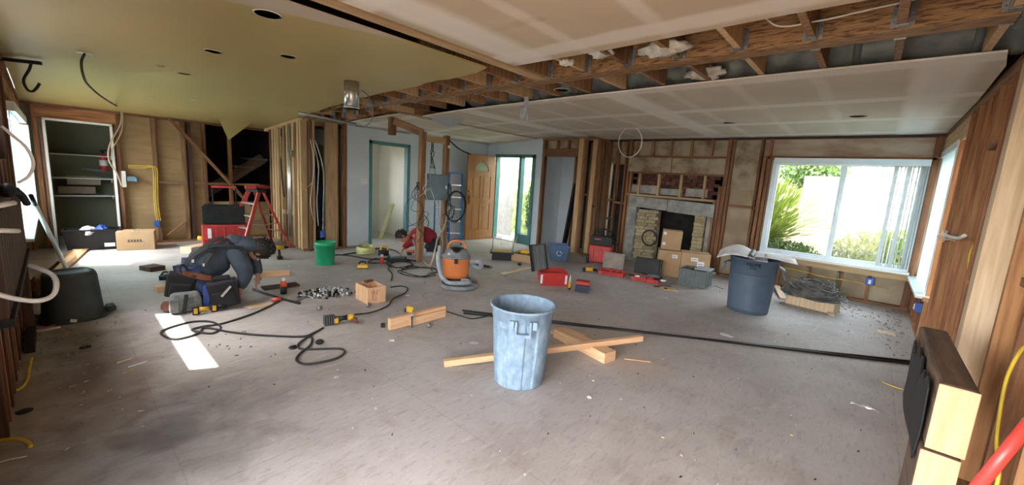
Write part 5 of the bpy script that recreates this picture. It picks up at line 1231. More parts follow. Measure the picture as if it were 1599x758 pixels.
# ---- right wall clutter
t = thing('beam_stack', 'upper sawn beam offcut leaning at right wall with bright end grain', 'beam offcut', (.325, 2.15, .585))
o = MB().box((0, .475, .132), (.108, .95, .265)).obj('timber', mat('aged_beam', (.16, .10, .065), .7, c2=(.08, .05, .035), ns=4, stretch=(9, 1, 9), bump=.3), t, .012)
MB().box((0, -.003, .132), (.106, .006, .26)).obj('end_grain', w_cut, t, .003)
t = thing('beam_stack', 'lower beam offcut beneath the upper one at bottom right', 'beam offcut', (.318, 2.15, .0))
MB().box((0, .17, .29), (.11, .34, .575)).obj('timber', mat('aged_beam', (.16, .10, .065), .7), t, .01); MB().box((0, -.003, .29), (.108, .006, .57)).obj('end_grain', w_cut, t, .003)
# black paper along it
t = thing('tar_paper', 'torn black building paper standing against beam offcuts at right', 'paper', (.26, 2.6, 0))
sheet('sheet', lambda u, v: (.0+.004*sin(u*7+v*4)-.004*(1-v), -.40+u*.75, .50+v*(.30+.02*sin(u*13)+.02*sin(u*29))), 22, 12, blk, t, .006)
pa, pb = FL(1532, 758, .25), PX(1600, 655, .42)
t = thing('red_pole', 'red round pole crossing the bottom right corner', 'pole', (.36, 1.55, 0))
A = PX(1515, 775, .34)-t.location; B = PX(1625, 640, .44)-t.location
MB().cyl(A, B, .016, n=14).obj('shaft', mat('bright_red', (.75, .06, .05), .35), t); MB().cyl(A-(B-A)*.0, A+(B-A)*.05, .02, n=12).obj('collar', bluebox, t)
wire3('yellow_cable', 'yellow cable hanging in an arc down the near right wall', 'cable', [PX(1610, 535, .5), PX(1592, 552, .5), PX(1572, 592, .5), PX(1562, 640, .5), PX(1556, 690, .5), PX(1560, 735, .5), PX(1556, 760, .5)], .007, yelw)
wire3('yellow_cable', 'yellow cable hanging between studs beside the pale post', 'cable', [PX(1538, 330, .56), PX(1530, 365, .56), PX(1515, 395, .56), PX(1512, 425, .56), PX(1514, 450, .56)], .006, yelw)
wire3('white_cable', 'white insulated wire bulge on studs right of the side window', 'cable', [PX(1472, 365, .53), PX(1485, 370, .5), PX(1498, 372, .5), PX(1506, 368, .5)], .014, whc)
for px, py, lb in ((1358, 440, 'blue outlet box on stud below the big window'), (1434, 480, 'blue outlet box below the side window at the corner')):
    c = PY(px, py, 7.9) if px < 1400 else PX(px, py, .53); t = thing('outlet_box', lb, 'outlet box', c)
    MB().box((0, 0, 0), (.09, .06, .11) if px < 1400 else (.06, .09, .11)).obj('box', bluebox, t, .005); MB().box((0, -.035, 0) if px < 1400 else (-.035, 0, 0), (.03, .01, .06) if px < 1400 else (.01, .03, .06)).obj('device', papw, t)
wire3('yellow_cable', 'yellow cable running through the studs below the big window', 'cable', [(-1.15, 7.92, .33), (-.8, 7.93, .33), (-.4, 7.92, .29), (-.1, 7.93, .30), (.3, 7.92, .26)], .007, yelw)
wire3('yellow_cable', 'yellow cable on the wall bay left of the big window', 'cable', [PY(1170, 300, 7.95), PY(1173, 318, 7.95), PY(1168, 335, 7.95), PY(1172, 350, 7.95)], .005, yelw)
bundle('red-brown wire scraps tangled on top of near studs', (.5, 5.45, 1.28), 4, 8, .05, .1, whc)

# ---- bundle of grey wire on a box by the window
c = FL(1262, 482); t = thing('low_box', 'low pale wooden box holding wire scrap pile below the big window', 'box', c, RZ(c)-.25)
MB().box((0, .14, .065), (.56, .30, .13)).obj('body', w_pale, t, .004)
lumber('lumber', 'pale board leaning on floor right of the wire pile', (1298, 494), (1285, 468), .07, .02, w_pale, 0, None, 'lumber', .002, 0, .06)
lumber('lumber', 'pale board on the floor between slate bin and wire pile', (1222, 468), (1212, 452), .08, .02, w_pale, 0, None, 'lumber', .002, 0, .05)
r = random.Random(21); mb = MB()
for i in range(150):
    a = r.uniform(0, 6.28); R0_ = r.uniform(.10, .36); n_ = r.randint(3, 7); h0 = .14+r.uniform(0, .26)*(1-(R0_/.42)**2); tx_ = r.uniform(-.25, .25); x, y = r.gauss(0, .03), .16+r.gauss(0, .03)
    mb.tube(smooth_curve([(x+R0_*cos(a+.45*j), y+R0_*.62*sin(a+.45*j), max(.137, h0+tx_*R0_*cos(a+.45*j)+r.uniform(-.02, .02))) for j in range(n_)], 3), r.uniform(.004, .010), 5)
o = mb.obj('wire_pile', mat('grey_wire', (.20, .19, .18), .6, c2=(.06, .06, .06), ns=9)); o.location = c; o.rotation_euler = (0, 0, RZ(c)); stuff(tag(o, 'tangled pile of grey stripped wires heaped on low wooden box', 'wires'))
cord('wire_scrap', 'dark thin wires on the floor left of the slate bin', 'wire', [(1105, 452), (1115, 447), (1122, 449), (1130, 452)], .006, hosem)

# ---- fireplace
t = thing('fireplace', 'open brick fireplace with cement lintel and sooty firebox under bare framing', 'fireplace', (-3.0, 7.95, 0)); FP = t
MB().prism([(-.82, -.06, 1.10), (-.02, -.06, 1.075), (-.02, .10, 1.075), (-.82, .10, 1.10)], (0, 0, .22)).obj('lintel_slab', concm, t, .01)
MB().prism([(-.01, -.07, 1.06), (.84, -.07, 1.03), (.84, .10, 1.03), (-.01, .10, 1.06)], (0, 0, .24)).obj('lintel_slab', concm, t, .01)
MB().bx(-.84, -.64, -.05, .12, 0, 1.10).obj('left_jamb', concm, t, .01)
MB().bx(.72, .80, -.02, .3, 0, 1.03).obj('right_jamb', concm, t, .01)
MB().bx(-.8, .8, .62, .68, 0, 1.3).bx(-.84, -.78, .1, .68, 0, 1.3).bx(.80, .86, .3, .68, 0, 1.3).bx(-.84, .86, .04, .68, 1.3, 1.36).bx(-.9, .9, .1, .14, 1.3, 1.8).obj('firebox_shell', soot, t)
MB().bx(-.8, .8, -.1, .65, 0, .03).obj('hearth', concm, t)
MB().box((-.44, .19, .52), (.42, .04, 1.03), (0, 0, .55)).obj('mortar_backing', mortar, t); MB().bx(.52, .70, .03, .3, 0, 1.03).obj('mortar_backing', mortar, t)
MB().bx(-.88, .86, .1, .125, 1.34, 1.8).obj('mortar_backing', soot, t)
bm_ = MB().box((0, 0, 0), (.19, .09, .062)).obj('brick', brickm); bme = bm_.data; bmd = bme.copy(); bmd.materials.clear(); bmd.materials.append(brickd); bpy.data.objects.remove(bm_)
r = random.Random(4)
def brick(x, y, z, rz, m=None):
    o = bpy.data.objects.new('brick', bmd if m else bme); COL.objects.link(o); o.parent = FP; o.location = (x+r.uniform(-.006, .006), y+r.uniform(-.008, .008), z); o.rotation_euler = (0, 0, rz+r.uniform(-.02, .02))
for j in range(15):
    z = .065+j*.068
    if z > 1.03: break
    for i in range(2): brick(-.56+.172*i-(.04 if j % 2 else 0), .10+.105*i-(.025 if j % 2 else 0), z, .55)
    brick(.60, .02, z, 0); brick(.66, .22, z, pi/2)
for j in range(6):
    for i in range(8): brick(-.75+.2*i+(.1 if j % 2 else 0), .08, 1.40+j*.068, 0, brickd)
MB().bx(-.85, -.30, .02, .05, 1.38, 1.54).bx(-.22, .2, .02, .045, 1.38, 1.5).bx(.27, .66, .02, .05, 1.38, 1.53).obj('cement_smear', concm, t)
# loop leaning on the fireplace
o = MB().tube([(.15*cos(a), 0, .15*sin(a)) for a in [2*pi*i/24 for i in range(24)]], .014, 8, closed=True).obj('hose_loop', rubber); c = PY(1014, 372, 7.78); o.location = c; tag(o, 'dark hose ring leaning at left side of the fireplace opening', 'hose')
def cbox(label, px, py, w, h, d, dr, z=0, labels=()):
    p = FL(px, py); k = MP(p); t = thing('cardboard_box', label, 'box', (p.x, p.y, z), RZ(p)+dr)
    MB().box((0, d/2, h/2), (w, d, h)).obj('carton', card, t, .005); MB().bx(-w/2, w/2, d/2-.025, d/2+.025, h, h+.002).obj('tape', mat('tape', (.5, .38, .24), .3), t)
    for x, zz, ww, hh in labels: MB().bx(x-ww/2, x+ww/2, -.004, -.001, zz-hh/2, zz+hh/2).obj('shipping_label', papw, t); MB().bx(x-ww/2+.01, x+ww/2-.02, -.006, -.004, zz-.004, zz+.004).obj('label_print', greyp, t)
    return t
b1 = cbox('large cardboard box with two white labels right of the black crate', 1082, 440, .44, .47, .34, .12, 0, ((-.02, .37, .11, .06), (.08, .30, .11, .09)))
b2 = cbox('cardboard box with small white label left of the large box', 1042, 432, .36, .45, .32, .10, 0, ((.08, .36, .09, .06),))
c = b2.location; b3 = thing('cardboard_box', 'cardboard box stacked on top in front of the firebox', 'box', (c.x-.02, c.y+.06, .455), b2.rotation_euler.z-.05)
MB().box((0, .16, .17), (.32, .26, .33), (0, .03, 0)).obj('carton', card, b3, .005); MB().box((-.12, .028, .28), (.05, .004, .05)).box((-.12, .028, .1), (.05, .004, .05)).obj('label_sticker', papw, b3)
# grey crate with open top
p = FL(1080, 449); t = thing('storage_crate', 'dark grey plastic crate with half open lid in front of cardboard boxes', 'crate', (p.x, p.y, 0), RZ(p)+radians(-16))
pack_crate(t, 'tub', (-.02, .2, 0), (.40, .36, .27), greyp); MB().box((.08, .25, .28), (.22, .28, .02)).obj('lid', hosel, t, .004); MB().box((-.12, .12, .26), (.12, .14, .03)).obj('contents', blk, t)

# ---- red rolling tool box at the studs
p = FL(936, 414); k = MP(p); t = thing('tool_cart', 'red rolling toolbox with black top tote by the closet studs', 'tool cart', (p.x, p.y, 0), RZ(p)-.1)
MB().box((-.01, .2, .2), (.42, .36, .32), None, 1.04, 1).obj('lower_box', redp, t, .02)
rb = MB()
for x in (-.15, 0, .15): rb.box((x, .015, .2), (.05, .03, .25))
rb.obj('lower_ribs', redp, t, .006)
for s in (-1, 1): MB().cyl((s*.21, .05, .09), (s*.25, .05, .09), .09, n=22).obj('wheel', rubber, t); 
for s in (-1, 1): MB().cyl((s*.25, .05, .09), (s*.255, .05, .09), .045, n=18).obj('hub', greyp, t)
pack_crate(t, 'top_tote', (-.02, .2, .37), (.38, .28, .16), blk); MB().tube(smooth_curve([(-.16, .2, .52), (-.15, .2, .63), (0, .2, .66), (.13, .2, .63), (.14, .2, .52)]), .016).obj('tote_handle', blk, t)
MB().box((-.05, .2, .56), (.12, .1, .1)).box((.08, .2, .55), (.05, .08, .14)).obj('tools', blkm, t); MB().box((-.08, .045, .48), (.12, .02, .02)).obj('red_stripe', redp, t)
hd = MB(); hd.bar((-.13, .39, .3), (-.13, .39, .86), .025, .02).bar((.13, .39, .3), (.13, .39, .86), .025, .02).bar((-.14, .39, .86), (.14, .39, .86), .03, .03); hd.obj('pull_handle', blk, t)
MB().tube(smooth_curve([(.15, .1, .5), (.24, .1, .45), (.30, .1, .35), (.32, .1, .25)]), .008).obj('cable', rubber, t)

# ---- open red box with dark lid (foreground right of the vac)
p = FL(865, 447); k = MP(p); t = thing('open_toolbox', 'open red toolbox with black lid tilted back, middle of the tools', 'toolbox', (p.x, p.y, 0), RZ(p)+radians(12))
MB().tray((.0, .19, 0), (.38, .38, .19), .014, None, 1.08, 1.05).obj('tub', redp, t)
MB().box((-.19, -.008, .1), (.03, .02, .13)).obj('latch', papw, t, .003); MB().box((.17, -.008, .1), (.03, .02, .13)).obj('latch', papw, t, .003)
LM = Matrix.Translation((-.20, .15, .20))@Euler((0, -.25, radians(-52))).to_matrix().to_4x4()
lid = MB().box((0, 0, .18), (.03, .30, .36)).obj('lid', greyp, t, .01); lid.matrix_local = LM
for i in range(5): MB().box((.02, -.11+.055*i, .18), (.012, .015, .31)).obj('lid_rib', greyp, lid)
lf = MB()
for y in (-.15, .15): lf.box((.008, y, .18), (.05, .02, .38))
lf.box((.008, 0, .37), (.05, .32, .02)); lf.obj('lid_rim', blk, lid)
# small red and blue case + yellow bottle
p = FL(908, 457); t = thing('small_case', 'small case with red lid and dark blue front beside the open red box', 'case', (p.x, p.y, 0), RZ(p)-.08)
MB().box((0, .07, .045), (.19, .14, .09)).obj('base', mat('dark_blue', (.03, .055, .09), .5), t, .01); MB().box((0, .10, .12), (.19, .15, .05)).obj('lid', redp, t, .01)
gr = MB()
for z in (.03, .05, .07): gr.box((0, -.003, z), (.15, .006, .006))
gr.obj('ribs', blk, t)
p = FL(889, 452); t = thing('yellow_bottle', 'tall yellow caulk tube standing between the red box and small case', 'bottle', (p.x, p.y, 0), RZ(p))
MB().cyl((0, 0, .02), (0, 0, .13), .021).obj('body', yel, t); MB().cyl((0, 0, .0), (0, 0, .022), .02).obj('base', blk, t); MB().cyl((0, 0, .13), (0, 0, .20), .014, .006).obj('nozzle', papw, t)

# ---- open organiser cases on the floor
def organiser(label, px, py, lidm, dr, lw=.36, lh=.28):
    p = FL(px, py); t = thing('organiser_case', label, 'tool case', (p.x, p.y, 0), RZ(p)+dr)
    MB().tray((0, .14, 0), (.42, .26, .06), .01).obj('base', redp, t)
    d = MB()
    for i in range(3): d.box((-.1+.1*i, .14, .035), (.008, .24, .05))
    d.obj('dividers', redp, t)
    l = MB()
    for i in range(3): l.box((-.14+.14*i, .003, .035), (.05, .02, .06))
    l.obj('latches', redp, t, .004)
    MB().box((-.05, .33, .06+lh/2), (lw, .022, lh), (-.22, 0, 0)).box((-.05, .318, .06+lh/2), (lw*.86, .02, lh*.84), (-.22, 0, 0)).obj('lid', lidm, t, .008)
    return t
organiser('open red organiser case with dusty tan lid standing behind', 953, 431, lidg, radians(-14))
organiser('open red organiser case with black lid, right of the dusty one', 1006, 441, blk, radians(-14), .44, .28)
r = random.Random(9)
for i in range(7):
    c = FL(985+i*10, 432+i*1.7, .05); o = MB().box((0, 0, .02), (.07, .03, .02)).cyl((-.05, 0, .03), (.06, .01, .03), .009, n=8).obj('hand_tool', (blk, steel, greyp, redp)[i % 4]); o.location = c; o.rotation_euler = (0, 0, r.uniform(-.6, .6)+RZ(c)); tag(o, 'small hand tool lying in the open red organiser case with black lid', 'tool', 'hand tools in the organiser case')
toolbit('power_tool', 'grey and black oscillating tool on the right end of the organiser case', 'power tool', 1020, 440, [('body', MB().tube([(-.1, 0, .08), (.02, 0, .09), (.09, -.01, .08)], [.03, .035, .02], 10), greyp), ('head', MB().box((.11, -.01, .07), (.05, .04, .05)), blk)])
toolbit('cordless_drill', 'yellow and black drill lying left of the open organiser cases', 'drill', 921, 425, [('body', MB().cyl((-.07, 0, .045), (.05, 0, .045), .04), yel), ('chuck', MB().cyl((.05, 0, .045), (.12, 0, .045), .022), blk), ('battery', MB().box((-.10, 0, .03), (.05, .08, .06)), blk)])
for i, (px, py, m) in enumerate(((1030, 450, w_dark), (1040, 452, yel), (1046, 455, w_cut), (1036, 448, leather))):
    c = FL(px, py); o = MB().tube([(-.09, 0, .012), (0, .01, .014), (.09, 0, .012)], [.010, .007, .012], 8).box((.10, 0, .012), (.03, .02, .012)).obj('hand_tool', m); o.location = c; o.rotation_euler = (0, 0, RZ(c)+.2*i-.2)
    tag(o, ('dark chisel lying in front of the organiser cases, nearest them', 'yellow handled screwdriver lying in front of organiser cases', 'wood handled tool lying nearest the dark grey crate front', 'brown leather handled tool behind the other loose hand tools')[i], 'tool')

# ---- recycling bin near the closet
p = FL(872, 408); t = thing('recycling_bin', 'blue recycling bin with white arrow symbol behind the open toolbox', 'recycling bin', (p.x, p.y, 0), RZ(p)+.1)
MB().tray((0, .17, 0), (.30, .30, .29), .01, None, 1.25, 1.2).obj('tub', recb, t)
rm = MB()
for y in (-.015, .355): rm.box((0, y, .285), (.40, .025, .03))
for x in (-.19, .19): rm.box((x, .17, .285), (.025, .39, .03))
rm.obj('rim', recb, t)
am = MB()
for i in range(3):
    a0 = radians(90+120*i+15); P = [(.045*cos(a0+radians(j*14)), -.018-.0005*j, .15+.045*sin(a0+radians(j*14))) for j in range(6)]
    am.tube(P, .007, 6); e = P[-1]; am.tube([e, (e[0]*1.0+.02*cos(a0+radians(70+95)), e[1], e[2]+.02*sin(a0+radians(70+95)))], [.015, .001], 6)
am.obj('arrow_symbol', papw, t)
# tool trays by the entry
p = FL(783, 407); t = thing('tool_tray', 'black tool tray with yellow top rack near the front door', 'tool tray', (p.x, p.y, 0), RZ(p))
MB().tray((0, .14, .0), (.36, .28, .12), .012).obj('tub', blk, t); MB().box((0, .14, .135), (.44, .32, .03)).obj('shelf_edge', blk, t); MB().box((.0, .14, .16), (.38, .26, .02)).obj('shelf_top', mat('ochre', (.42, .27, .08), .6), t)
wf_ = MB(); P = lambda x, y, z: (x, y, z)
for y in (.04, .26):
    wf_.tube([(-.18, y, .17), (-.18, y, .40), (-.03, y, .40), (-.03, y, .30), (.12, y, .30), (.12, y, .40), (.2, y, .40), (.2, y, .17)], .006, 6)
for x, z in ((-.18, .40), (.2, .40), (-.03, .30), (.12, .3)): wf_.tube([(x, .04, z), (x, .26, z)], .006, 6)
wf_.obj('wire_rack', steel, t)
t2, k = fthing('pole', 'thin pale stick leaning on the tool tray near the front door', 'stick', 797, 404); MB().bar((0, -.02, .01), (.10, .05, .42), .012, .008).obj('stick', w_pale, t2)
p = FL(813, 409); t = thing('cardboard_tray', 'open brown cardboard tray with yellow tools on top near the entry', 'cardboard tray', (p.x+.05, p.y, 0), RZ(p)-.35)
MB().tray((0, .18, 0), (.44, .34, .14), .012, None, 1.1, 1.1).obj('tray', card, t)
MB().box((0, .18, .08), (.38, .28, .08)).obj('contents', blkm, t)
lump('glove', 'yellow tool bag lying on the cardboard tray near the entry', 'tool bag', p+Vector((.02, .12, .18)), (.12, .06, .04), yel, 6)
toolbit('cap', 'small green and black object in front of cardboard tray', 'tool', 811, 415, [('body', MB().ell((0, 0, .025), (.04, .03, .025)), blk)])
toolbit('socket', 'small brass valve on floor before the thin plank', 'fitting', 789, 431, [('body', MB().cyl((0, 0, 0), (0, 0, .06), .014).box((0, 0, .05), (.05, .02, .015)), steel)])
# closet and stud clutter
o = MB().box((0, 0, .75), (.04, .14, 1.5), (0, .12, 0)).obj('folded_board', blk); o.location = (-5.05, 7.6, 0); tag(o, 'tall black panel leaning inside the framed closet', 'panel')
lumber('lumber', 'yellow-green level leaning inside the hall doorway', (0, 0), (1, 1), .05, .1, w_pale) if 0 else None
t = thing('level', 'pale yellow board leaning in the hall room beyond the teal doorway', 'level', (-8.1, 4.75, 0)); board('blade', mat('pale_yellow', (.5, .48, .24), .6), t, (0, 0, 0), (-.25, .45, .75), .09, .03)
t, k = fthing('radio', 'round lamp and copper wires behind the framing left of ladder', 'lamp', 343, 372); t.location = (-9.55, 1.75, .72)
MB().lathe([(.001, .02), (.09, .0), (.12, .06), (.11, .07)], 18, r=(0, 1.2, 0)).obj('reflector', galv, t); MB().tube(smooth_curve([(0, .1, 0), (.05, .2, -.1), (0, .25, -.2), (.05, .35, -.28)]), .012).obj('cord', leather, t)
lump('bag', 'pale plastic bag caught behind framing left of the tool cart', 'bag', (-9.6, 1.45, .62), (.10, .12, .10), plast, 8)
lump('cloth', 'dark bag lying in the stair cavity behind framing', 'bag', (-9.7, 1.3, .8), (.12, .14, .13), blkm, 9)
# ================================================================ PEOPLE
def skinned(name, pts, edges, rad, m, parent, root=0, sub=2, smooth=True):
    me = bpy.data.meshes.new(name); bm = bmesh.new(); sl = bm.verts.layers.skin.verify(); V = {}
    for k_, p in pts.items(): V[k_] = bm.verts.new(p)
    for a, b in edges: bm.edges.new((V[a], V[b]))
    for k_, v in V.items():
        r_ = rad[k_]; v[sl].radius = (r_, r_) if not isinstance(r_, tuple) else r_; v[sl].use_root = (k_ == root); 
    bm.to_mesh(me); bm.free(); o = bpy.data.objects.new(name, me); COL.objects.link(o)
    s = o.modifiers.new('skin', 'SKIN'); s.use_smooth_shade = True; s.branch_smoothing = .6
    u = o.modifiers.new('sub', 'SUBSURF'); u.levels = sub; u.render_levels = sub
    bpy.context.view_layer.update(); dg = bpy.context.evaluated_depsgraph_get(); me2 = bpy.data.meshes.new_from_object(o.evaluated_get(dg)); o.modifiers.clear(); o.data = me2
    me2.materials.clear(); me2.materials.append(m)
    for p_ in me2.polygons: p_.use_smooth = True
    if parent: o.parent = parent
    return o
def hand_pts(P, E, w, d, side, pre, pts, edges, rad, curl=.5, s=1.0):
    """hand: wrist w, pointing along d, side = palm-lateral axis"""
    w, d, side = Vector(w), Vector(d).normalized(), Vector(side).normalized(); nrm = d.cross(side).normalized()
    pal = w+d*.075*s; pts[pre+'p'] = pal; rad[pre+'p'] = (.036*s, .018*s); edges.append((E, pre+'p'))
    for i, (off, L_) in enumerate(((-.03, .07), (-.01, .08), (.01, .075), (.03, .06))):
        a = pal+side*off*s+d*.02*s; b = a+(d*.9+nrm*curl*.3)*L_*.5*s; c = b+(d*.6+nrm*curl)*L_*.5*s
        pts[pre+f'{i}a'] = a; pts[pre+f'{i}b'] = b; pts[pre+f'{i}c'] = c; rad[pre+f'{i}a'] = .0095*s; rad[pre+f'{i}b'] = .009*s; rad[pre+f'{i}c'] = .0075*s
        edges += [(pre+'p', pre+f'{i}a'), (pre+f'{i}a', pre+f'{i}b'), (pre+f'{i}b', pre+f'{i}c')]
    a = w+d*.03*s-side*.035*s; b = a+(d*.6-side*.5+nrm*.3)*.04*s; c = b+(d*.9+nrm*.3)*.03*s
    for k_, q, r_ in (('ta', a, .012), ('tb', b, .0105), ('tc', c, .009)): pts[pre+k_] = q; rad[pre+k_] = r_*s
    edges += [(E, pre+'ta'), (pre+'ta', pre+'tb'), (pre+'tb', pre+'tc')]
def head(t, c, r_, face, up, hairm, cap=True):
    """head with face looking along face, crown along up"""
    f = Vector(face).normalized(); u = Vector(up); u = (u-f*u.dot(f)).normalized(); s = f.cross(u)
    m = Matrix((s, f, u)).transposed(); q = m.to_quaternion(); c = Vector(c)
    hd = MB().ell(c, (r_*.76, r_*.95, r_*1.15), q, 20, 14).ell(c+m@Vector((0, r_*.25, -r_*.55)), (r_*.55, r_*.6, r_*.6), q, 16, 10)
    hd.obj('head', skinm, t)
    MB().prism([c+m@Vector((x*r_, y*r_, z*r_)) for x, y, z in ((-.14, .88, -.22), (.14, .88, -.22), (0, .92, .22))], m@Vector((0, .16*r_, -.04*r_))).obj('nose', skinm, t, .003)
    for x in (-1, 1):
        MB().ell(c+m@Vector((x*.30*r_, .86*r_, .08*r_)), (.12*r_, .06*r_, .07*r_), q, 10, 6).obj('eye', papw, t)
        MB().ell(c+m@Vector((x*.30*r_, .91*r_, .08*r_)), (.05*r_, .03*r_, .05*r_), q, 8, 6).obj('pupil', blkm, t)
        MB().ell(c+m@Vector((x*.78*r_, 0, -.02*r_)), (.06*r_, .16*r_, .24*r_), q, 10, 8).obj('ear', skinm, t)
        MB().box(c+m@Vector((x*.3*r_, .88*r_, .28*r_)), (.3*r_, .06*r_, .05*r_), q).obj('eyebrow', hairm, t)
    MB().ell(c+m@Vector((0, .80*r_, -.52*r_)), (.24*r_, .06*r_, .06*r_), q, 10, 6).obj('mouth', mat('lips', (.32, .1, .09), .5), t)
    r = random.Random(3); h = MB().ell(c+m@Vector((0, -.14*r_, .18*r_)), (.86*r_, .98*r_, 1.12*r_), q, 20, 12)
    for _ in range(60):
        a = r.uniform(0, 6.28); e = r.uniform(.0, 1.5); d = Vector((cos(a)*cos(e)*.86, sin(a)*cos(e)*.98-.14, sin(e)*1.12+.18)); 
        if d.y > .55 and d.z < .6: continue
        h.ell(c+m@(d*r_), (r_*.16, r_*.16, r_*.12), q, 7, 5)
    return h.obj('hair', hairm, t)

# ---- worker 1: kneeling, folded forward, head to the right, seen from behind his left side
P0 = FL(335, 480); P0 = Vector((P0.x, P0.y, 0)); k = MP(P0)
t = thing('person', 'kneeling worker in navy hoodie with black suspenders bending to the floor', 'person', P0, RZ(P0))
def Q1(px, py, dep):      # photo pixel at a depth offset behind P0 (local coordinates)
    d = ray(px, py); f = Vector((P0.x, P0.y, 0)); L_ = f.length; tt = (L_+dep)/((d.x*f.x+d.y*f.y)/L_); w = EYEV+d*tt
    return Matrix.Rotation(-RZ(P0), 3, 'Z')@(w-P0)
sh = dict(pel=Q1(300, 422, .22), wst=Q1(325, 410, .24), chs=Q1(352, 397, .26), up=Q1(374, 391, .28), nek=Q1(388, 392, .28),
          lsh=Q1(370, 398, .12), lel=Q1(385, 428, .10), lwr=Q1(374, 453, .06), rsh=Q1(378, 388, .42), rel=Q1(398, 412, .42), rwr=Q1(404, 430, .36))
jr = dict(pel=.185, wst=.20, chs=.215, up=.175, nek=.09, lsh=.125, lel=.085, lwr=.05, rsh=.11, rel=.075, rwr=.048)
je = [('pel', 'wst'), ('wst', 'chs'), ('chs', 'up'), ('up', 'nek'), ('up', 'lsh'), ('lsh', 'lel'), ('lel', 'lwr'), ('up', 'rsh'), ('rsh', 'rel'), ('rel', 'rwr')]
skinned('hoodie', sh, je, jr, navy, t, 'pel')
# body: one continuous figure under the clothes with real hands
b = {k_: v.copy() for k_, v in sh.items()}; br = {k_: v*(.55 if k_[1:] not in ('wr',) else .8) for k_, v in jr.items()}; be = list(je)
b['hed'] = Q1(404, 394, .28); br['hed'] = .07; be.append(('nek', 'hed')); br['nek'] = .055
hips = dict(lhp=Q1(296, 430, .12), lkn=Q1(335, 466, .05), lan=Q1(272, 474, .02), lto=Q1(262, 480, .02), rhp=Q1(305, 420, .32), rkn=Q1(345, 458, .34), ran=Q1(285, 462, .34), rto=Q1(272, 466, .34))
for k_ in ('lkn', 'rkn'): hips[k_].z = max(hips[k_].z, .075)
for k_ in ('lan', 'lto', 'ran', 'rto'): hips[k_].z = max(hips[k_].z, .06)
b.update({k_: v.copy() for k_, v in hips.items()}); hr = dict(lhp=.115, lkn=.072, lan=.05, lto=.04, rhp=.115, rkn=.072, ran=.05, rto=.04)
br.update({k_: v*.8 for k_, v in hr.items()}); he = [('pel', 'lhp'), ('lhp', 'lkn'), ('lkn', 'lan'), ('lan', 'lto'), ('pel', 'rhp'), ('rhp', 'rkn'), ('rkn', 'ran'), ('ran', 'rto')]; be += he
dl = (Q1(370, 471, .02)-b['lwr']); hand_pts(b, 'lwr', b['lwr'], dl, (0, 1, 0), 'L', b, be, br, .5, 1.1)
dr_ = (Q1(398, 450, .3)-b['rwr']); hand_pts(b, 'rwr', b['rwr'], dr_, (0, 1, 0), 'R', b, be, br, .5, 1.1)
skinned('body', b, be, br, skinm, t, 'pel')
jp = {k_: v for k_, v in hips.items()}; jp['pel'] = sh['pel']; jrr = dict(hr); jrr['pel'] = .12; jrr['lhp'] = .10; jrr['rhp'] = .10; skinned('jeans', {k_: v for k_, v in jp.items() if k_[1:] != 'to'}, [e for e in he if 'to' not in e[1]], jrr, denim, t, 'pel')
head(t, Q1(403, 390, .26), .125, (-.15, .35, -.9), (.95, -.05, .1), hair)
# hood bunched at the nape
MB().ell(Q1(384, 382, .28), (.15, .16, .09), (0, .25, 0), 18, 10).ell(Q1(371, 376, .28), (.11, .13, .06), (0, .35, 0), 16, 10).obj('hood', navy, t)
MB().box(Q1(268, 478, .02), (.16, .10, .09), (0, .1, 0)).obj('boot', leather, t, .03); MB().box(Q1(280, 468, .34), (.16, .10, .09)).obj('boot', leather, t, .03)
# suspenders, belt, pouches
def strap(P, w=.04, nm='suspender', m=strapm):
    P = smooth_curve(P, 6); mb = MB(); vv = []
    for i, p in enumerate(P):
        a = P[max(i-1, 0)]; c = P[min(i+1, len(P)-1)]; d = (c-a).normalized(); s = d.cross(Vector((0, -.6, .8))).normalized(); nn = s.cross(d)
        vv += [p-s*w/2, p+s*w/2, p+s*w/2+nn*.008, p-s*w/2+nn*.008]
    f = []
    for i in range(len(P)-1):
        for j in range(4): f.append((i*4+j, i*4+(j+1) % 4, i*4+4+(j+1) % 4, i*4+4+j))
    mb.add(vv, f+[(0, 1, 2, 3), tuple(len(vv)-4+j for j in range(4))]).obj(nm, m, t)
strap([Q1(287, 418, .08), Q1(300, 402, .09), Q1(325, 387, .12), Q1(350, 385, .09), Q1(376, 388, .06), Q1(384, 398, .02)])
strap([Q1(318, 417, .03), Q1(324, 405, .06), Q1(334, 392, .09), Q1(346, 379, .16), Q1(357, 374, .2)])
strap([Q1(290, 409, .2), Q1(310, 393, .2), Q1(334, 376, .22), Q1(350, 372, .22)])
MB().box(Q1(329, 391, .06), (.07, .02, .035), (0, .4, 0)).obj('buckle', blk, t, .004); MB().box(Q1(301, 408, .08), (.02, .012, .03)).box(Q1(318, 414, .03), (.015, .012, .03)).obj('clip', steel, t)
strap([Q1(283, 414, .25), Q1(284, 424, .06), Q1(305, 431, .03), Q1(325, 435, .02), Q1(345, 436, .06)], .07, 'tool_belt', leather)
def pouch(nm, px, py, w, h, d, dep, m, rr_=(0, 0, 0)):
    c = Q1(px, py, dep); MB().box(c, (w, d, h), rr_, 1.1, 1.1).obj(nm, m, t, .02)
    MB().box(c+Vector((0, -d*.52, -h*.15)), (w*.8, .03, h*.55), rr_).obj(nm, m, t, .012)
pouch('tool_pouch', 282, 445, .22, .24, .14, .08, blkm, (0, .2, 0)); pouch('tool_pouch', 350, 458, .24, .27, .15, -.06, blkm, (0, -.15, 0)); pouch('tool_pouch', 345, 440, .15, .12, .10, -.02, blkm)
MB().tube(smooth_curve([Q1(283, 428, .0), Q1(281, 416, .02), Q1(288, 415, .05), Q1(293, 424, .05)]), .008).obj('hammer_loop', blk, t)
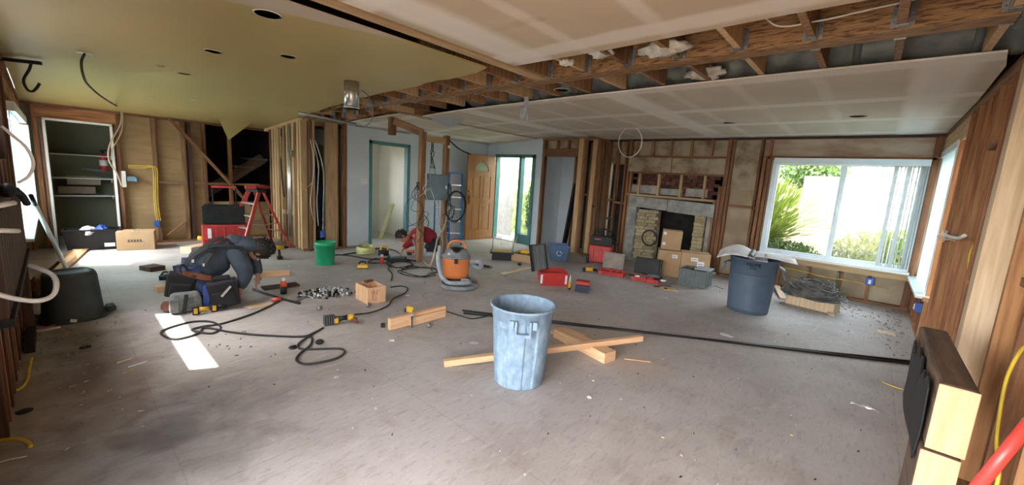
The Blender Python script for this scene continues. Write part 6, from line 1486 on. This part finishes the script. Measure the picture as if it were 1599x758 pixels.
MB().bar(Q1(346, 463, -.15), Q1(360, 447, -.15), .035, .02).obj('steel_tool', steel, t)
MB().bar(Q1(322, 446, .0), Q1(322, 478, -.0), .06, .05).obj('blue_tool', bluebox, t)
kp = thing('tool_bag', 'grey canvas bag with black strap at the kneeling worker feet', 'bag', FL(292, 490), RZ(P0)+.1)
MB().box((0, .08, .10), (.27, .16, .19), None, .85, .9).obj('bag', canvas, kp, .035); MB().box((-.01, -.004, .10), (.03, .02, .19), (0, .15, 0)).obj('strap', strapm, kp, .004); MB().box((.09, .0, .09), (.06, .03, .14)).obj('pocket', canvas, kp, .01); MB().box((-.09, .0, .09), (.07, .03, .13)).obj('pocket', canvas, kp, .01)
for px, py, lb in ((306, 492, 'yellow and black battery drill lying at the kneeling worker knee'), (335, 487, 'yellow and black driver lying right of the other drill under the pouches')):
    tt, k_ = fthing('impact_driver', lb, 'drill', px, py); MB().box((0, 0, .04), (.055, .05, .075)).obj('battery', blk, tt, .008); MB().box((0, -.03, .045), (.03, .01, .05)).obj('label_plate', yel, tt); MB().cyl((.02, 0, .05), (.10, .02, .04), .024).obj('body', yel if px < 320 else blk, tt)
toolbit('work_light', 'black tool lying on the floor left of the worker beside orange block', 'tool', 262, 440, [('body', MB().tube([(-.08, 0, .05), (.03, 0, .06), (.09, 0, .04)], [.03, .045, .03], 10), blk), ('handle', MB().tube(smooth_curve([(-.07, 0, .05), (-.03, 0, .12), (.05, 0, .10)]), .012), blk)])
toolbit('yellow_drill', 'yellow drill lying on the pale wood block behind the worker', 'drill', 318, 385, [('body', MB().cyl((-.08, 0, .15), (.05, 0, .13), .04), yel), ('grip', MB().bar((0, 0, .13), (.08, -.03, .11), .04, .04), yel)])

# ---- worker 2: in red, crouching, head down to the left, behind the posts
P0 = FL(655, 401); P0 = Vector((P0.x, P0.y, 0)); 
t = thing('person', 'crouching worker in red top reaching down behind the post frame', 'person', P0, RZ(P0))
sh = dict(pel=Q1(680, 377, .30), wst=Q1(668, 367, .30), chs=Q1(657, 363, .28), up=Q1(647, 364, .26), nek=Q1(640, 365, .25),
          lsh=Q1(650, 369, .10), lel=Q1(655, 383, .08), lwr=Q1(653, 395, .02), rsh=Q1(642, 369, .32), rel=Q1(640, 380, .2), rwr=Q1(629, 388, .12))
jr = dict(pel=.15, wst=.165, chs=.18, up=.15, nek=.075, lsh=.11, lel=.08, lwr=.055, rsh=.10, rel=.07, rwr=.05)
skinned('jacket', sh, je, jr, redc, t, 'pel')
b = {k_: v.copy() for k_, v in sh.items()}; br = {k_: v*(.55 if k_[1:] not in ('wr',) else .8) for k_, v in jr.items()}; be = list(je); b['hed'] = Q1(633, 369, .25); br['hed'] = .07; be.append(('nek', 'hed')); br['nek'] = .055
hips = dict(lhp=Q1(683, 382, .2), lkn=Q1(668, 389, .12), lan=Q1(682, 400, .12), lto=Q1(668, 402, .06), rhp=Q1(683, 378, .42), rkn=Q1(664, 386, .5), ran=Q1(686, 398, .45), rto=Q1(670, 400, .4))
for k_ in ('lan', 'lto', 'ran', 'rto'): hips[k_].z = max(hips[k_].z, .05)
b.update({k_: v.copy() for k_, v in hips.items()}); br.update({k_: v*.8 for k_, v in hr.items()}); be += he
hand_pts(b, 'lwr', b['lwr'], (-.1, -.1, -1), (0, 1, 0), 'L', b, be, br, .5, 1.0); hand_pts(b, 'rwr', b['rwr'], (-.4, -.2, -.8), (0, 1, 0), 'R', b, be, br, .5, 1.0)
skinned('body', b, be, br, skinm, t, 'pel')
jp = {k_: v for k_, v in hips.items() if k_[1:] != 'to'}; jp['pel'] = sh['pel']; jrr = dict(hr); jrr['pel'] = .12; skinned('trousers', jp, [e for e in he if 'to' not in e[1]], jrr, mat('black_trousers', (.018, .02, .03), .9), t, 'pel')
head(t, Q1(629, 370, .24), .112, (-.35, -.3, -.8), (-.8, .1, .35), hair)
for k_ in ('l', 'r'): MB().box(hips[k_+'to']+Vector((.06, 0, -.01)), (.24, .09, .08)).obj('shoe', hosel if k_ == 'l' else blk, t, .025)

# ---- small pieces become sub-parts of the part they belong to
SUB = {'tape': ('carton', 'box'), 'shipping_label': ('carton',), 'label_print': ('carton',), 'label_sticker': ('carton', 'lid'), 'print_mark': ('carton',), 'hub': ('wheel',), 'lettering': ('body',),
       'body_panel': ('body',), 'latch': ('lower_box', 'tub', 'base', 'drum', 'cover'), 'latches': ('base',), 'dividers': ('base',), 'sticker': ('tub',), 'rim': ('tub',), 'arrow_symbol': ('tub',), 'red_mark': ('body',), 'blue_mark': ('body',),
       'chuck': ('motor_housing', 'body'), 'label_plate': ('battery',), 'eye': ('head',), 'pupil': ('head',), 'nose': ('head',), 'mouth': ('head',), 'ear': ('head',), 'eyebrow': ('head',),
       'buckle': ('suspender',), 'clip': ('suspender',), 'pocket': ('bag',), 'strap': ('bag',), 'damper': ('pipe',), 'collar': ('pipe',), 'fan_muntins': ('fan_light',), 'opening': ('rim',),
       'lower_ribs': ('lower_box',), 'top_tote_ribs': ('top_tote',), 'crate_ribs': ('crate',), 'tub_ribs': ('tub',), 'hose_cuff': ('hose',), 'motor_badge': ('motor_cover',), 'handle_grip': ('handle_rail',), 'bracket': ('shelf_board',),
       'end_grain': ('timber',), 'ribs': ('base',), 'rolled_edge': ('sheet',), 'red_stripe': ('top_tote',), 'band': ('cylinder', 'duct_wrap')}
base = lambda o: o.name.split('.')[0]
for T in [o for o in S.objects if o.parent is None and o.type == 'EMPTY']:
    ch = list(T.children)
    for o in ch:
        opts = SUB.get(base(o))
        if not opts or o.children: continue
        c = [q for q in ch if base(q) in opts and q.parent == T]
        if not c: continue
        ctr = lambda q: q.matrix_basis@(sum((Vector(k) for k in q.bound_box), Vector())/8)
        tgt = min(c, key=lambda q: (ctr(q)-ctr(o)).length)
        o.parent = tgt; o.matrix_basis = tgt.matrix_basis.inverted()@o.matrix_basis
